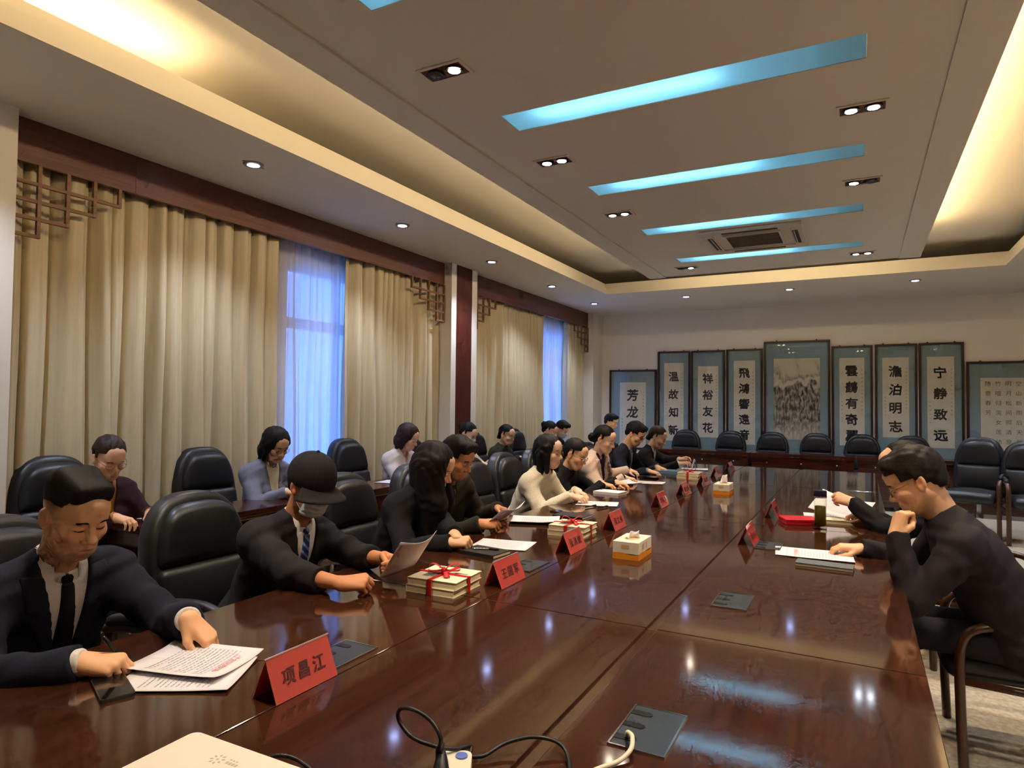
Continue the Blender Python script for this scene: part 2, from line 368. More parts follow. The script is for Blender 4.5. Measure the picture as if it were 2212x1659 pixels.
# round downlights in the low border
M_RING = mat('lamp_ring', (150, 146, 140), 0.35, 0.7)
E_DOWN = emit('downlight_lens', (.42, .52, 1.0), 14.0)
def spot(parent, loc, energy, color, angle=100, blend=.6, rot=(0, 0, 0), size=.03):
    l = bpy.data.lights.new('lamp_beam', 'SPOT'); l.energy = energy; l.color = color; l.spot_size = math.radians(angle); l.spot_blend = blend; l.shadow_soft_size = size
    o = bpy.data.objects.new('lamp_beam', l); COL.objects.link(o); o.parent = parent; o.location = loc; o.rotation_euler = rot
DOWN_W = 48.0
d0 = None
downs = [(-3.87, 3.228, 'downlight nearest the viewer above the left curtains'), (-3.89, 5.0, 'second downlight along the window wall'), (-3.91, 6.77, 'third downlight along the window wall, above the wooden pier'),
         (-3.93, 8.56, 'fourth downlight along the window wall'), (-3.95, 10.33, 'downlight in the far corner of the low ceiling border'), (-2.39, 10.25, 'left downlight of the three before the back wall'),
         (1.95, 3.228, 'added unseen downlight of the right border nearest the viewer'), (1.95, 5.0, 'second added unseen downlight of the right border'), (1.95, 6.77, 'third added unseen downlight of the right border'), (1.95, 8.56, 'fourth added unseen downlight of the right border'), (2.2, 10.2, 'added unseen downlight in the right far corner of the border'),  # right border lamps added out of view as fill for the faces
         (-3.85, 1.46, 'added unseen downlight of the left border beside the viewpoint'), (1.95, 1.46, 'added unseen downlight of the right border beside the viewpoint'),  # unseen pair added to brighten the near end of the room
         (-.89, 10.22, 'middle downlight of the three before the back wall'), (.673, 10.2, 'right downlight of the three before the back wall')]
for x, y, lab in downs:
    if d0 is None:
        d0 = thing('downlight', lab, 'ceiling light', (x, y, ZC), group='round downlights in the low ceiling border')
        MB().lathe([(.056, -.010), (.066, -.010), (.072, -.002), (.072, 0), (.056, 0)], n=28).obj('ring', M_RING, d0, smooth='auto')
        MB().lathe([(.002, -.016), (.035, -.013), (.055, -.006), (.055, -.001)], n=28).obj('lens', E_DOWN, d0, smooth=True)
        for s in (-1, 1): MB().box((-.008, s * .07 - .02, -.006), (.008, s * .07 + .02, -.002)).obj('clip', M_RING, d0)
        spot(d0, (0, 0, -.03), DOWN_W, (.70, .78, 1.0), 110, .8)
    else:
        c = copy_tree(d0); c.location = (x, y, ZC); tag(c, lab)

# twin gimbal spotlights in the floating panel
E_SPOT = emit('spot_lens', (1.0, .80, .62), 30.0)
E_SPOTB = emit('spot_lens_cool', (.75, .84, 1.0), 30.0)
M_REFL = mat('spot_well', (120, 62, 58), 0.35, 0.3)
M_OFF = mat('dead_lamp', (70, 64, 60), 0.2)
SPOT_W = 36.0
spots = [(-1.905, 2.786, 1, 0, 'twin spotlight with a dead left lamp at the top of the picture'), (-1.913, 4.19, 1, 1, 'twin spotlight left of the second blue slot light'),
         (-1.92, 5.62, 1, 1, 'twin spotlight left of the third blue slot light'), (-1.91, 8.2, 1, 0, 'farthest twin spotlight on the left of the panel'),
         (.025, 4.23, 1, 1, 'glaring twin spotlight at the right end of the ceiling panel'), (.03, 5.617, 0, 1, 'twin spotlight on the right with its right lamp dead'),
         (-1.9, 1.36, 1, 1, 'left twin spotlight added overhead out of view to brighten the near end'), (.02, 1.36, 1, 1, 'right twin spotlight added overhead out of view to brighten the near end'), (.02, 2.79, 1, 1, 'right twin spotlight added just out of view to brighten the near table'),  # these three are added out of view to light the near people
         (.035, 8.24, 2, 2, 'cool white twin spotlight at the far right of the panel')]
for x, y, a, b, lab in spots:
    t = thing('twin_spotlight', lab, 'ceiling light', (x, y, ZP), group='twin spotlights in the ceiling panel')
    m = MB()
    for lo, hi in (((-.135, -.075, -.008), (.135, -.058, 0)), ((-.135, .058, -.008), (.135, .075, 0)), ((-.135, -.058, -.008), (-.118, .058, 0)), ((.118, -.058, -.008), (.135, .058, 0))): m.box(lo, hi)
    m.obj('frame', M_CEIL, t)
    MB().box((-.118, -.058, -.003), (.118, .058, -.001)).obj('well', M_REFL, t)
    lampst = (b, a) if x > -1 else (b, a)
    for s, on in ((-1, lampst[0]), (1, lampst[1])):
        g = MB().lathe([(.040, -.003), (.048, -.010), (.046, -.016), (.038, -.014)], (s * .058, 0, 0), 20).obj('gimbal', M_BLACK, t, smooth='auto')
        MB().lathe([(.002, -.020), (.022, -.018), (.037, -.012), (.037, -.006)], (s * .058, 0, 0), 20).obj('lamp', [M_OFF, E_SPOT, E_SPOTB][on], g, smooth=True)
        if on: spot(t, (s * .058, 0, -.04), SPOT_W, (1.0, .82, .62) if on == 1 else (.8, .88, 1.0), 95, .8)

# cassette air conditioner
ac = thing('air_conditioner', 'square ceiling cassette air conditioner between two blue slot lights', 'air conditioner', (-.94, 7.04, ZP))
M_AC = mat('air_conditioner_plastic', (206, 196, 178), 0.5)
m = MB(); H = .475
for lo, hi in (((-H, -H, -.03), (H, -.36, 0)), ((-H, .36, -.03), (H, H, 0)), ((-H, -.36, -.03), (-.36, .36, 0)), ((.36, -.36, -.03), (H, .36, 0))): m.box(lo, hi, .008)
m.box((-.36, -.36, -.012), (.36, .36, 0)); m.obj('fascia', M_AC, ac)
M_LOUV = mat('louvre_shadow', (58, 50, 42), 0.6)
for k in range(4):
    Mz = Matrix.Rotation(k * math.pi / 2, 4, 'Z')
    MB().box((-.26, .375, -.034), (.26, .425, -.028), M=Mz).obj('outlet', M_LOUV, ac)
    MB().box((-.26, .388, -.042), (.26, .394, -.028), M=Mz).obj('louvre', M_AC, ac)
gr = MB()
for lo, hi in (((-.27, -.27, -.03), (.27, -.25, -.012)), ((-.27, .25, -.03), (.27, .27, -.012)), ((-.27, -.25, -.03), (-.25, .25, -.012)), ((.25, -.25, -.03), (.27, .25, -.012))): gr.box(lo, hi)
gro = gr.obj('grille', M_AC, ac)
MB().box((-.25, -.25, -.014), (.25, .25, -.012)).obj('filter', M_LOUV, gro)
sl = MB().box((-.25, -.008, -.028), (.25, .008, -.018)).mesh('slat', mat('grille_slat', (120, 106, 86), 0.6))
for y in np.linspace(-.22, .22, 11): link('slat', sl, gro, (0, y, 0))

# pelmets, lattices, curtains
VX = -4.49
for y0, y1, zb, lab in ((1.97, 6.62, 2.93, 'long mahogany pelmet board above the near curtains'), (7.22, 11.42, 2.93, 'mahogany pelmet board above the far curtains')):
    t = thing('curtain_pelmet', lab, 'pelmet', (VX, (y0 + y1) / 2, zb))
    hy = (y1 - y0) / 2
    if y0 < 3:
        MB().box((-.03, -hy, 0), (0, -hy + .78, ZC - zb), .002).obj('board', M_WOODY, t); MB().box((-.03, -hy + .78, 0), (0, hy, ZC - zb), .002).obj('board', M_WOODY, t)
    else: MB().box((-.03, -hy, 0), (0, hy, ZC - zb), .002).obj('board', M_WOODY, t)
    MB().box((-.26, -hy, ZC - zb - .02), (-.03, hy, ZC - zb)).obj('top_board', M_WOODY, t)
    m = MB(); m.tube([(-.15, -hy + .01, .13), (-.15, hy - .01, .13)], .012, 8); m.obj('curtain_rail', M_TRIM, t)
def lattice(y, sgn, lab, s=1.0):
    """corner fretwork: stepped grid of bars, 4 columns, going down 4 rows at the pier"""
    t = thing('corner_lattice', lab, 'lattice', (VX + .005, y, 2.925), group='stepped wooden lattices in the pelmet corners')
    cw, rh, b = .165 * s, .108 * s, .021
    rows = [4, 3, 2, 1]
    for c in range(4):
        MB().box((-.012, sgn * ((c + 1) * cw) - b / 2, -rows[c] * rh - b), (.012, sgn * ((c + 1) * cw) + b / 2, 0)).obj('upright', M_LATT, t)
    MB().box((-.012, min(0, sgn * b), -4 * rh - b), (.012, max(0, sgn * b), 0)).obj('upright', M_LATT, t)
    for r in range(1, 5):
        n = max(c + 1 for c in range(4) if rows[c] >= r)
        a, e = sorted((0, sgn * n * cw)); MB().box((-.010, a, -r * rh - b), (.010, e, -r * rh)).obj('crossbar', M_LATT, t)
lattice(1.975, 1, 'wooden corner lattice at the far left edge of the picture')
lattice(6.615, -1, 'wooden corner lattice on the near side of the wooden pier')
lattice(7.225, 1, 'wooden corner lattice on the far side of the wooden pier')
lattice(11.415, -1, 'wooden corner lattice in the far corner of the room')

M_CURT = mat('gold_satin', (202, 186, 150), 0.36, noise=0.06, nscale=60, stretch=(1, 1, .05), sheen=.2, bump=.1, bscale=200, spec=.6)
M_SHEER = bpy.data.materials.new('sheer_voile'); M_SHEER.use_nodes = True
nt = M_SHEER.node_tree; N = nt.nodes; L = nt.links
for n in list(N): N.remove(n)
o = N.new('ShaderNodeOutputMaterial'); t = N.new('ShaderNodeBsdfTranslucent'); d = N.new('ShaderNodeBsdfDiffuse'); tr = N.new('ShaderNodeBsdfTransparent')
m1 = N.new('ShaderNodeMixShader'); m2 = N.new('ShaderNodeMixShader')
t.inputs[0].default_value = (.86, .84, .82, 1); d.inputs[0].default_value = (.80, .74, .64, 1); m1.inputs[0].default_value = .4; m2.inputs[0].default_value = .80
L.new(t.outputs[0], m1.inputs[1]); L.new(d.outputs[0], m1.inputs[2]); L.new(tr.outputs[0], m2.inputs[1]); L.new(m1.outputs[0], m2.inputs[2]); L.new(m2.outputs[0], o.inputs[0])
def curtain(name, label, cat, y0, y1, folds, amp, mt, seed, x=-4.62, zt=3.03, zb=.03, skew=0.0, thick=.004):
    rg = np.random.default_rng(seed)
    wd = rg.uniform(.38, 1.9, folds); wd = np.concatenate([[0], np.cumsum(wd)]) / wd.sum()
    nu, nz = folds * 18, 26
    u = np.linspace(0, 1, nu + 1); f = np.interp(u, wd, np.arange(folds + 1)); fold_amp = np.interp(u, wd, rg.uniform(.45, 1.05, folds + 1))
    drift = np.interp(u, wd, rg.uniform(-1, 1, folds + 1)); ph = np.interp(u, wd, rg.uniform(-.5, .5, folds + 1))
    V = np.zeros((nu + 1, nz + 1, 3)); v = np.linspace(0, 1, nz + 1)
    for j, t in enumerate(v):
        fr = f - np.floor(f)
        wave = 1.5 * (2 * np.abs(np.cos(math.pi * f + ph * t * .5)) ** .75 - 1.15) + .22 * np.cos(4 * math.pi * f + 1.3 + 2 * ph) + .14 * np.cos(7 * math.pi * f + drift * 3 + t)
        a = amp * fold_amp * (.75 + .35 * t)
        V[:, j, 0] = x + a * wave + .008 * np.sin(9 * t + drift * 4)
        V[:, j, 1] = y0 + (y1 - y0) * u + (drift * .09 * t) * np.sin(math.pi * u) + skew * t * (1 - u) + amp * .35 * np.sin(2 * math.pi * f + .6) * (.6 + .5 * t)
        V[:, j, 2] = zt + (zb - zt) * t + (.012 * np.sin(f * 6.28) if j == 0 else 0)
    idx = np.arange((nu + 1) * (nz + 1)).reshape(nu + 1, nz + 1)
    Q = np.stack([idx[:-1, :-1], idx[1:, :-1], idx[1:, 1:], idx[:-1, 1:]], -1).reshape(-1, 4)
    off = np.array([x, (y0 + y1) / 2, 0])
    ob = link(name, np_mesh(name, V.reshape(-1, 3) - off, Q, mt), None, tuple(off))
    md = ob.modifiers.new('thickness', 'SOLIDIFY'); md.thickness = thick
    return tag(ob, label, cat)
curtain('curtain', 'wide gold satin curtain at the left of the picture', 'curtain', 1.98, 4.12, 14, .058, M_CURT, 3)
curtain('curtain', 'gold satin curtain between the near window and the wooden pier', 'curtain', 4.97, 6.60, 12, .056, M_CURT, 5)
curtain('curtain', 'gold satin curtain just past the wooden pier', 'curtain', 7.24, 9.62, 15, .056, M_CURT, 8)
curtain('curtain', 'narrow gold satin curtain hanging in the far corner', 'curtain', 10.62, 11.40, 8, .050, M_CURT, 11)
curtain('sheer_curtain', 'sheer white curtain glowing blue at the near window', 'curtain', 3.75, 5.35, 17, .022, M_SHEER, 21, x=-4.73, thick=.0)
curtain('sheer_curtain', 'sheer white curtain glowing blue at the far window', 'curtain', 9.1, 11.2, 20, .022, M_SHEER, 23, x=-4.73, thick=.0)
for ob in [o for o in COL.objects if o.name.startswith('sheer')]: ob.modifiers.clear()
# ------------------------------------------------------------------ soft-shape modelling: blended volumes turned into one closed skin
f4 = np.float32
def A(*p): return np.array(p, float)
def smin(a, b, k):
    if k <= 0: return np.minimum(a, b)
    h = np.clip(0.5 + 0.5 * (b - a) / k, 0, 1); return b + (a - b) * h - k * h * (1 - h)
def smax(a, b, k): return -smin(-a, -b, k)
class Cap:
    def __init__(s, a, b, ra, rb=None, k=.02, cut=False, sub=False):
        s.a, s.b, s.ra, s.rb, s.k, s.cut, s.sub = np.asarray(a, float), np.asarray(b, float), ra, ra if rb is None else rb, k, cut, sub
        r = max(s.ra, s.rb); s.lo = np.minimum(s.a, s.b) - r; s.hi = np.maximum(s.a, s.b) + r
    def dist(s, x, y, z):
        ba = s.b - s.a; L2 = max(ba @ ba, 1e-9); px, py, pz = x - s.a[0], y - s.a[1], z - s.a[2]
        hh = (px * ba[0] + py * ba[1] + pz * ba[2]) / L2; h = np.clip(hh, 0, 1)
        d = np.sqrt((px - h * ba[0]) ** 2 + (py - h * ba[1]) ** 2 + (pz - h * ba[2]) ** 2) - (s.ra + h * (s.rb - s.ra))
        if s.cut: d = np.maximum(d, (hh - 1) * math.sqrt(L2))
        return d
class Ell:
    def __init__(s, c, r, R=None, k=.02, sub=False):
        s.c, s.r, s.R, s.k, s.sub = np.asarray(c, float), np.asarray(r, float), np.eye(3) if R is None else np.asarray(R, float), k, sub
        e = np.sqrt(((s.R * s.r) ** 2).sum(1)); s.lo = s.c - e; s.hi = s.c + e
    def dist(s, x, y, z):
        px, py, pz = x - s.c[0], y - s.c[1], z - s.c[2]; q = s.R.T
        u = [q[i, 0] * px + q[i, 1] * py + q[i, 2] * pz for i in range(3)]
        k0 = np.sqrt(sum((u[i] / s.r[i]) ** 2 for i in range(3))); k1 = np.sqrt(sum((u[i] / s.r[i] ** 2) ** 2 for i in range(3)))
        return k0 * (k0 - 1) / np.maximum(k1, 1e-6)
class Box:
    def __init__(s, c, h, rad, R=None, k=.0, sub=False):
        s.c, s.h, s.rad, s.R, s.k, s.sub = np.asarray(c, float), np.asarray(h, float) - rad, rad, np.eye(3) if R is None else np.asarray(R, float), k, sub
        e = (np.abs(s.R) * (s.h + rad)).sum(1); s.lo = s.c - e; s.hi = s.c + e
    def dist(s, x, y, z):
        px, py, pz = x - s.c[0], y - s.c[1], z - s.c[2]; q = s.R.T
        u = [np.abs(q[i, 0] * px + q[i, 1] * py + q[i, 2] * pz) - s.h[i] for i in range(3)]
        return np.sqrt(sum(np.maximum(v, 0) ** 2 for v in u)) + np.minimum(np.maximum(np.maximum(u[0], u[1]), u[2]), 0) - s.rad
class Grid:
    def __init__(s, prims, res, pad=.03, far=.15):
        lo = np.min([p.lo for p in prims if not p.sub], 0) - pad; hi = np.max([p.hi for p in prims if not p.sub], 0) + pad
        s.res = res; s.lo = lo; n = np.ceil((hi - lo) / res).astype(int) + 1
        s.ax = [(lo[i] + res * np.arange(n[i])).astype(f4) for i in range(3)]; s.d = np.full(tuple(n), far, f4)
        for p in prims: s.add(p)
    def xyz(s): return s.ax[0][:, None, None], s.ax[1][None, :, None], s.ax[2][None, None, :]
    def add(s, p):
        m = p.k + 3 * s.res + .012; sl = []
        for i in range(3):
            a = np.searchsorted(s.ax[i], p.lo[i] - m); b = np.searchsorted(s.ax[i], p.hi[i] + m)
            if b <= a: return
            sl.append(slice(a, b))
        x, y, z = s.ax[0][sl[0]][:, None, None], s.ax[1][sl[1]][None, :, None], s.ax[2][sl[2]][None, None, :]
        q = p.dist(x, y, z).astype(f4); v = s.d[tuple(sl)]
        s.d[tuple(sl)] = smax(v, -q, p.k) if p.sub else smin(v, q, p.k)
    def skin(s, d=None): return surface(s.d if d is None else d, s.lo, s.res)
def surface(d, lo, res):
    d = d.astype(f4, copy=True)
    for ax in range(3):                       # keep the outer layer empty so the skin closes
        sl = [slice(None)] * 3
        for e in (0, -1): sl[ax] = e; d[tuple(sl)] = np.maximum(d[tuple(sl)], res)
    ins = d < 0
    c = np.zeros(tuple(np.array(d.shape) - 1), np.int8)
    for i in (0, 1):
        for j in (0, 1):
            for k in (0, 1): c += ins[i:d.shape[0] - 1 + i, j:d.shape[1] - 1 + j, k:d.shape[2] - 1 + k]
    act = (c > 0) & (c < 8); I = np.argwhere(act)
    if len(I) == 0: return np.zeros((0, 3)), np.zeros((0, 4), int)
    idx = np.full(act.shape, -1, np.int32); idx[tuple(I.T)] = np.arange(len(I))
    P = np.zeros((len(I), 3)); W = np.zeros(len(I))
    cor = [(i, j, k) for i in (0, 1) for j in (0, 1) for k in (0, 1)]
    vals = {q: d[I[:, 0] + q[0], I[:, 1] + q[1], I[:, 2] + q[2]] for q in cor}
    for q in cor:
        for ax in range(3):
            if q[ax] == 0:
                q2 = list(q); q2[ax] = 1; a, b = vals[q], vals[tuple(q2)]
                m = (a < 0) != (b < 0); t = np.where(m, a / np.where(m, a - b, 1), 0)
                p = np.zeros((len(I), 3)); p[:] = q; p[:, ax] += t; P[m] += p[m]; W[m] += 1
    V = lo + (I + P / np.maximum(W, 1)[:, None]) * res
    Q = []
    for ax in range(3):
        s0 = [slice(None)] * 3; s1 = [slice(None)] * 3; s0[ax] = slice(0, -1); s1[ax] = slice(1, None)
        a, b = ins[tuple(s0)], ins[tuple(s1)]; E = np.argwhere(a != b)
        o = [x for x in range(3) if x != ax]
        E = E[(E[:, o[0]] > 0) & (E[:, o[1]] > 0) & (E[:, o[0]] < d.shape[o[0]] - 1) & (E[:, o[1]] < d.shape[o[1]] - 1)]
        if not len(E): continue
        def cell(u, v):
            e = E.copy(); e[:, o[0]] += u; e[:, o[1]] += v; return idx[tuple(e.T)]
        q = np.stack([cell(-1, -1), cell(0, -1), cell(0, 0), cell(-1, 0)], 1)
        fl = a[tuple(E.T)] if ax != 1 else ~a[tuple(E.T)]
        q[~fl] = q[~fl][:, ::-1]; Q.append(q)
    return V, np.concatenate(Q)
def soft(prims, res, pad=.03): return Grid(prims, res, pad).skin()
def soft_obj(name, prims, res, mt, parent=None, loc=None): 
    V, Q = soft(prims, res); return link(name, np_mesh(name, V, Q, mt), parent, loc)
def rotm(yaw=0, pitch=0, roll=0):
    """yaw about z, then nod down by pitch about y, then roll about x (radians)"""
    cy, sy, cp, sp, cr, sr = math.cos(yaw), math.sin(yaw), math.cos(pitch), math.sin(pitch), math.cos(roll), math.sin(roll)
    return A([cy, -sy, 0], [sy, cy, 0], [0, 0, 1]) @ A([cp, 0, sp], [0, 1, 0], [-sp, 0, cp]) @ A([1, 0, 0], [0, cr, -sr], [0, sr, cr])
# ------------------------------------------------------------------ conference table
TX = [(-1.97, -1.222), (-1.218, -.613), (-.577, .157)]; TY = [(.22, 2.088), (2.092, 4.238), (4.242, 6.378), (6.382, 8.25)]
tb = thing('conference_table', 'long polished mahogany conference table down the middle of the room', 'table', (-.907, 4.2, 0))
O = Vector((-.907, 4.2, 0))
def tloc(m, name, mt, **k): return m.obj(name, mt, tb, loc=-O, **k)
for a, b in TX:
    for c, d in TY: tloc(MB().box((a, c, TZ - .045), (b, d, TZ), .002), 'top_panel', M_TABLE)
for c, d in TY: tloc(MB().box((-.613, c, TZ - .045), (-.577, d, TZ - .007)), 'joint_strip', M_TABLE)
for x0, x1 in ((-1.87, -1.84), (.02, .05)):
    for c, d in TY: tloc(MB().box((x0, c + .02, .10), (x1, d - .02, TZ - .045)), 'apron_panel', M_WOODZ)
for y in (.3, 2.09, 4.24, 6.38, 8.15):
    for x0, x1 in ((-1.84, -1.25), (-.55, .02)): tloc(MB().box((x0, y - .02, 0), (x1, y + .02, TZ - .045)), 'support_panel', M_WOODZ)
M_LID = mat('lid_metal', (88, 96, 100), 0.3, 0.75)
def lid(x, y, parent=tb):
    o = MB().box((-.058, -.098, 0), (.058, .098, .003), .001).obj('cable_lid', M_LID, parent, loc=Vector((x, y, TZ)) - O)
    m = MB(); t = .004
    for lo, hi in (((-.062, -.102, 0), (-.058, .102, .004)), ((.058, -.102, 0), (.062, .102, .004)), ((-.058, -.102, 0), (.058, -.098, .004)), ((-.058, .098, 0), (.058, .102, .004))): m.box(lo, hi)
    m.obj('lid_rim', M_CHROME, o)
    for q in (-.062, 0, .062): MB().prism([(-.05 + .035 * 0, q - .011)] + [(-.02 + .011 * math.sin(a), q - .011 * math.cos(a)) for a in np.linspace(0, math.pi, 7)] + [(-.058, q + .011), (-.058, q - .011)][:2], .003, .0042).obj('finger_slot', M_BLACK, o)
    return o
for x, y in ((-.415, 1.44), (-.415, 2.53), (-.415, 3.62), (-1.31, 1.42), (-1.31, 2.62)): lid(x, y)

# ------------------------------------------------------------------ side desks
def desk(loc, rz, L, label, grp, knobs=0):
    """local x: width along the row, front (modesty panel) towards -y"""
    t = thing('side_desk', label, 'desk', loc, rz, grp); h = L / 2
    MB().box((-h, -.21, TZ - .045), (h, .21, TZ), .004).obj('desk_top', M_WOODF, t)
    MB().box((-h + .02, -.19, .06), (h - .02, -.17, TZ - .05)).obj('front_panel', M_WOODF, t)
    for s in (-1, 1): MB().box((s * (h - .035) - .012, -.17, 0), (s * (h - .035) + .012, .19, TZ - .045)).obj('side_panel', M_WOODF, t)
    MB().box((-h + .01, -.212, TZ - .062), (h - .01, -.206, TZ - .052)).obj('edge_trim', M_BRASS if not knobs else M_WOODF, t)
    for q in range(knobs):
        MB().lathe([(.006, 0), (.012, .006), (.014, .016), (.004, .02)], n=12, M=Matrix.Translation((-h + (q + .5) * L / knobs, -.19, TZ - .14)) @ Matrix.Rotation(math.pi / 2, 4, 'X')).obj('knob', M_CHROME, t, smooth=True)
    return t
for i in range(5):
    desk((-3.77, 2.99 + 1.42 * i, 0), math.pi / 2, 1.40, ['narrow mahogany desk nearest the viewer by the curtains', 'second mahogany desk of the row by the curtains', 'third mahogany desk of the row by the curtains',
         'fourth mahogany desk of the row by the curtains', 'farthest mahogany desk of the row by the curtains'][i], 'mahogany desks along the curtains')
BDX = [-2.25, -.78, .69, 2.16]
for i, x in enumerate(BDX):
    desk((x, 10.98, 0), 0, 1.46, ['left mahogany desk of the row before the framed scrolls', 'mahogany desk before the landscape picture', 'mahogany desk right of centre before the framed scrolls', 'mahogany desk at the right end before the framed scrolls'][i], 'mahogany desks before the back wall', 3)

# ------------------------------------------------------------------ chairs
def chair_meshes():
    tilt = rotm(0, -.19); res = .011
    back_c = A(-.235, 0, .0)
    def P(x, y, z): return back_c + tilt @ A(x, y, z)
    R = tilt
    shell = Grid([Box(P(-.012, 0, .785), (.056, .272, .355), .05, R)], res)
    up = Grid([Box(P(.03, 0, .885), (.05, .235, .135), .045, R), Ell(P(.045, 0, .90), (.05, .2, .11), R, .04), Cap(P(.02, -.15, .965), P(.02, .15, .965), .062, k=.05)], res)
    low = Grid([Box(P(.035, 0, .62), (.05, .235, .135), .045, R), Ell(P(.05, 0, .62), (.05, .2, .11), R, .04)], res)
    seat = Grid([Box((.03, 0, .435), (.27, .26, .055), .05), Ell((.03, 0, .46), (.25, .235, .06), None, .03), Cap((.275, -.2, .44), (.275, .2, .44), .05, k=.04)], res)
    for g, a_, c_, h_ in ((shell, .270, .58, .475), (up, .240, .60, .425)):      # arched top
        x, y, z = g.xyz(); q = ((np.abs(y) / a_) ** 2.8 + (np.maximum(z - c_, 0) / h_) ** 2.8) ** (1 / 2.8); g.d = smax(g.d, ((q - 1) * .22).astype(f4), .03)
    out = []
    for n, g in (('back_shell', shell), ('upper_cushion', up), ('lower_cushion', low), ('seat', seat)):
        V, Q = g.skin(); out.append((n, np_mesh(n, V, Q, M_LEATH)))
    return out
CHM = chair_meshes()
CHW = []
for s in (-1, 1):
    y = s * .295
    arm = spline([(.255, y, 0), (.265, y, .30), (.262, y, .53), (.21, y, .615), (.08, y, .64), (-.10, y, .625), (-.25, y, .60), (-.29, y * .98, .575)], 5)
    CHW.append(('arm_frame', MB().tube(arm, .024, 8, ry=.019).mesh('arm_frame', M_CHAIRW, True)))
    CHW.append(('rear_leg', MB().tube([(-.20, y, .61), (-.25, y, .30), (-.29, y, 0)], .021, 8, ry=.018).mesh('rear_leg', M_CHAIRW, True)))
    CHW.append(('seat_rail', MB().tube([(.25, y * .95, .39), (-.25, y * .95, .37)], .016, 8).mesh('seat_rail', M_CHAIRW, True)))
    CHW.append(('arm_pad', MB().tube(spline([(.19, y, .648), (.05, y, .672), (-.12, y, .655), (-.2, y, .63)], 4), [.014] + [.024] * 11 + [.014], 8).mesh('arm_pad', M_LEATH, True)))
def chair(x, y, rz, label, grp, tall=1.0, pads=True):
    t = thing('leather_chair', label, 'chair', (x, y, 0), rz, grp)
    for n, me in CHM: link(n, me, t)
    for n, me in CHW:
        if pads or n != 'arm_pad': link(n, me, t)
    if tall != 1.0: t.scale = (1, 1, tall)
    return t
CG = ['chairs behind the first row', 'chairs along the curtains', 'empty chairs behind the back desks', 'chairs on the right of the table']
# first row (behind the people at the table)
for y, lab in ((1.20, 'black leather chair of the man in the navy suit'), (2.0, 'black leather chair of the man in the cap'), (3.0, 'black leather chair behind the long haired woman'), (3.72, 'black leather chair of the man in the olive jacket'), (4.44, 'empty looking black leather chair left of the white sweater'),
               (5.02, 'black leather chair of the woman in the white sweater'), (5.65, 'black leather chair of the woman in black'), (6.3, 'black leather chair of the woman in the pink blazer'), (7.0, 'black leather chair of the man in the dark suit'), (7.75, 'black leather chair of the woman in the black blazer')):
    chair(-2.33, y, 0, lab, CG[0])
for y, lab in ((2.30, 'black leather chair of the woman in burgundy'), (3.38, 'black leather chair of the woman in the grey cardigan'), (5.0, 'black leather chair of the woman in the white shirt'), (6.0, 'black leather chair of the masked woman in cream'), (7.42, 'black leather chair of the woman in camouflage'), (8.6, 'dark chair of the person in orange')):
    chair(-4.13, y, 0, lab, CG[1], 1.06)
for x, lab in ((-2.75, 'leftmost empty chair behind the back desks'), (-1.98, 'second empty chair behind the back desks'), (-1.30, 'third empty chair behind the back desks'), (-.62, 'fourth empty chair behind the back desks'), (.04, 'fifth empty chair behind the back desks'), (.72, 'sixth empty chair behind the back desks')):
    chair(x, 11.44, -math.pi / 2, lab, CG[2])
chair(1.16, 9.25, -math.pi * .60, 'empty black chair at the right edge, left of two', CG[3], 1.08); chair(1.72, 9.05, -math.pi * .5, 'empty black chair at the right edge, nearer of two', CG[3], 1.05); chair(2.45, 10.1, -math.pi * .5, 'black chair cut off by the right edge of the picture', CG[3], 1.08)
chair(.62, 3.50, math.pi, 'wooden armed chair of the man resting his chin', CG[3], .97, False); chair(.62, 4.72, math.pi, 'wooden armed chair of the balding man', CG[3], .97, False)
# ------------------------------------------------------------------ lettering
CH = {}
def load_chars(s, offset=.0):
    todo = [c for c in dict.fromkeys(s) if c not in CH and c != ' ']; obs = []
    for c in todo:
        cu = bpy.data.curves.new('glyph', 'FONT'); cu.body = c; cu.size = 1.0; cu.offset = offset; cu.resolution_u = 3; cu.align_x = 'CENTER'
        o = bpy.data.objects.new('glyph', cu); COL.objects.link(o); obs.append((c, o, cu))
    dg = bpy.context.evaluated_depsgraph_get()
    for c, o, cu in obs:
        me = bpy.data.meshes.new_from_object(o.evaluated_get(dg))
        V = np.zeros(len(me.vertices) * 3); me.vertices.foreach_get('co', V); V = V.reshape(-1, 3)
        F = [tuple(p.vertices) for p in me.polygons]
        if len(V): V = V - (V.max(0) + V.min(0)) / 2
        CH[c] = (V, F); bpy.data.meshes.remove(me)
    for c, o, cu in obs: bpy.data.objects.remove(o); bpy.data.curves.remove(cu)
def lettering(name, items, mt, parent, frame, lift=.0006, bold=.0):
    """items: (char, u, v, size); frame: 4x4 matrix whose x,y axes span the sheet"""
    VV, FF, n = [], [], 0
    for it in items:
        c, u, v, sz = it[:4]; sh = it[4] if len(it) > 4 else 0
        if c == ' ': continue
        V, F = CH[c]
        for q, (bx, by) in enumerate(((0, 0), (1, .3), (.3, 1), (1, 1), (.5, -.4)) if bold else ((0, 0),)):      # layered strokes thicken the brush line
            W = V.copy(); W[:, 0] += sh * W[:, 1]; W[:, 0] += bx * bold; W[:, 1] += by * bold; W *= sz; W[:, 0] += u; W[:, 1] += v; W[:, 2] = lift + q * 5e-5
            VV.append(W); FF += [tuple(i + n for i in f) for f in F]; n += len(V)
    if not VV: return None
    V = np.concatenate(VV); me = bpy.data.meshes.new(name); me.from_pydata(V.tolist(), [], FF); me.materials.append(mt)
    me.transform(frame); return link(name, me, parent)
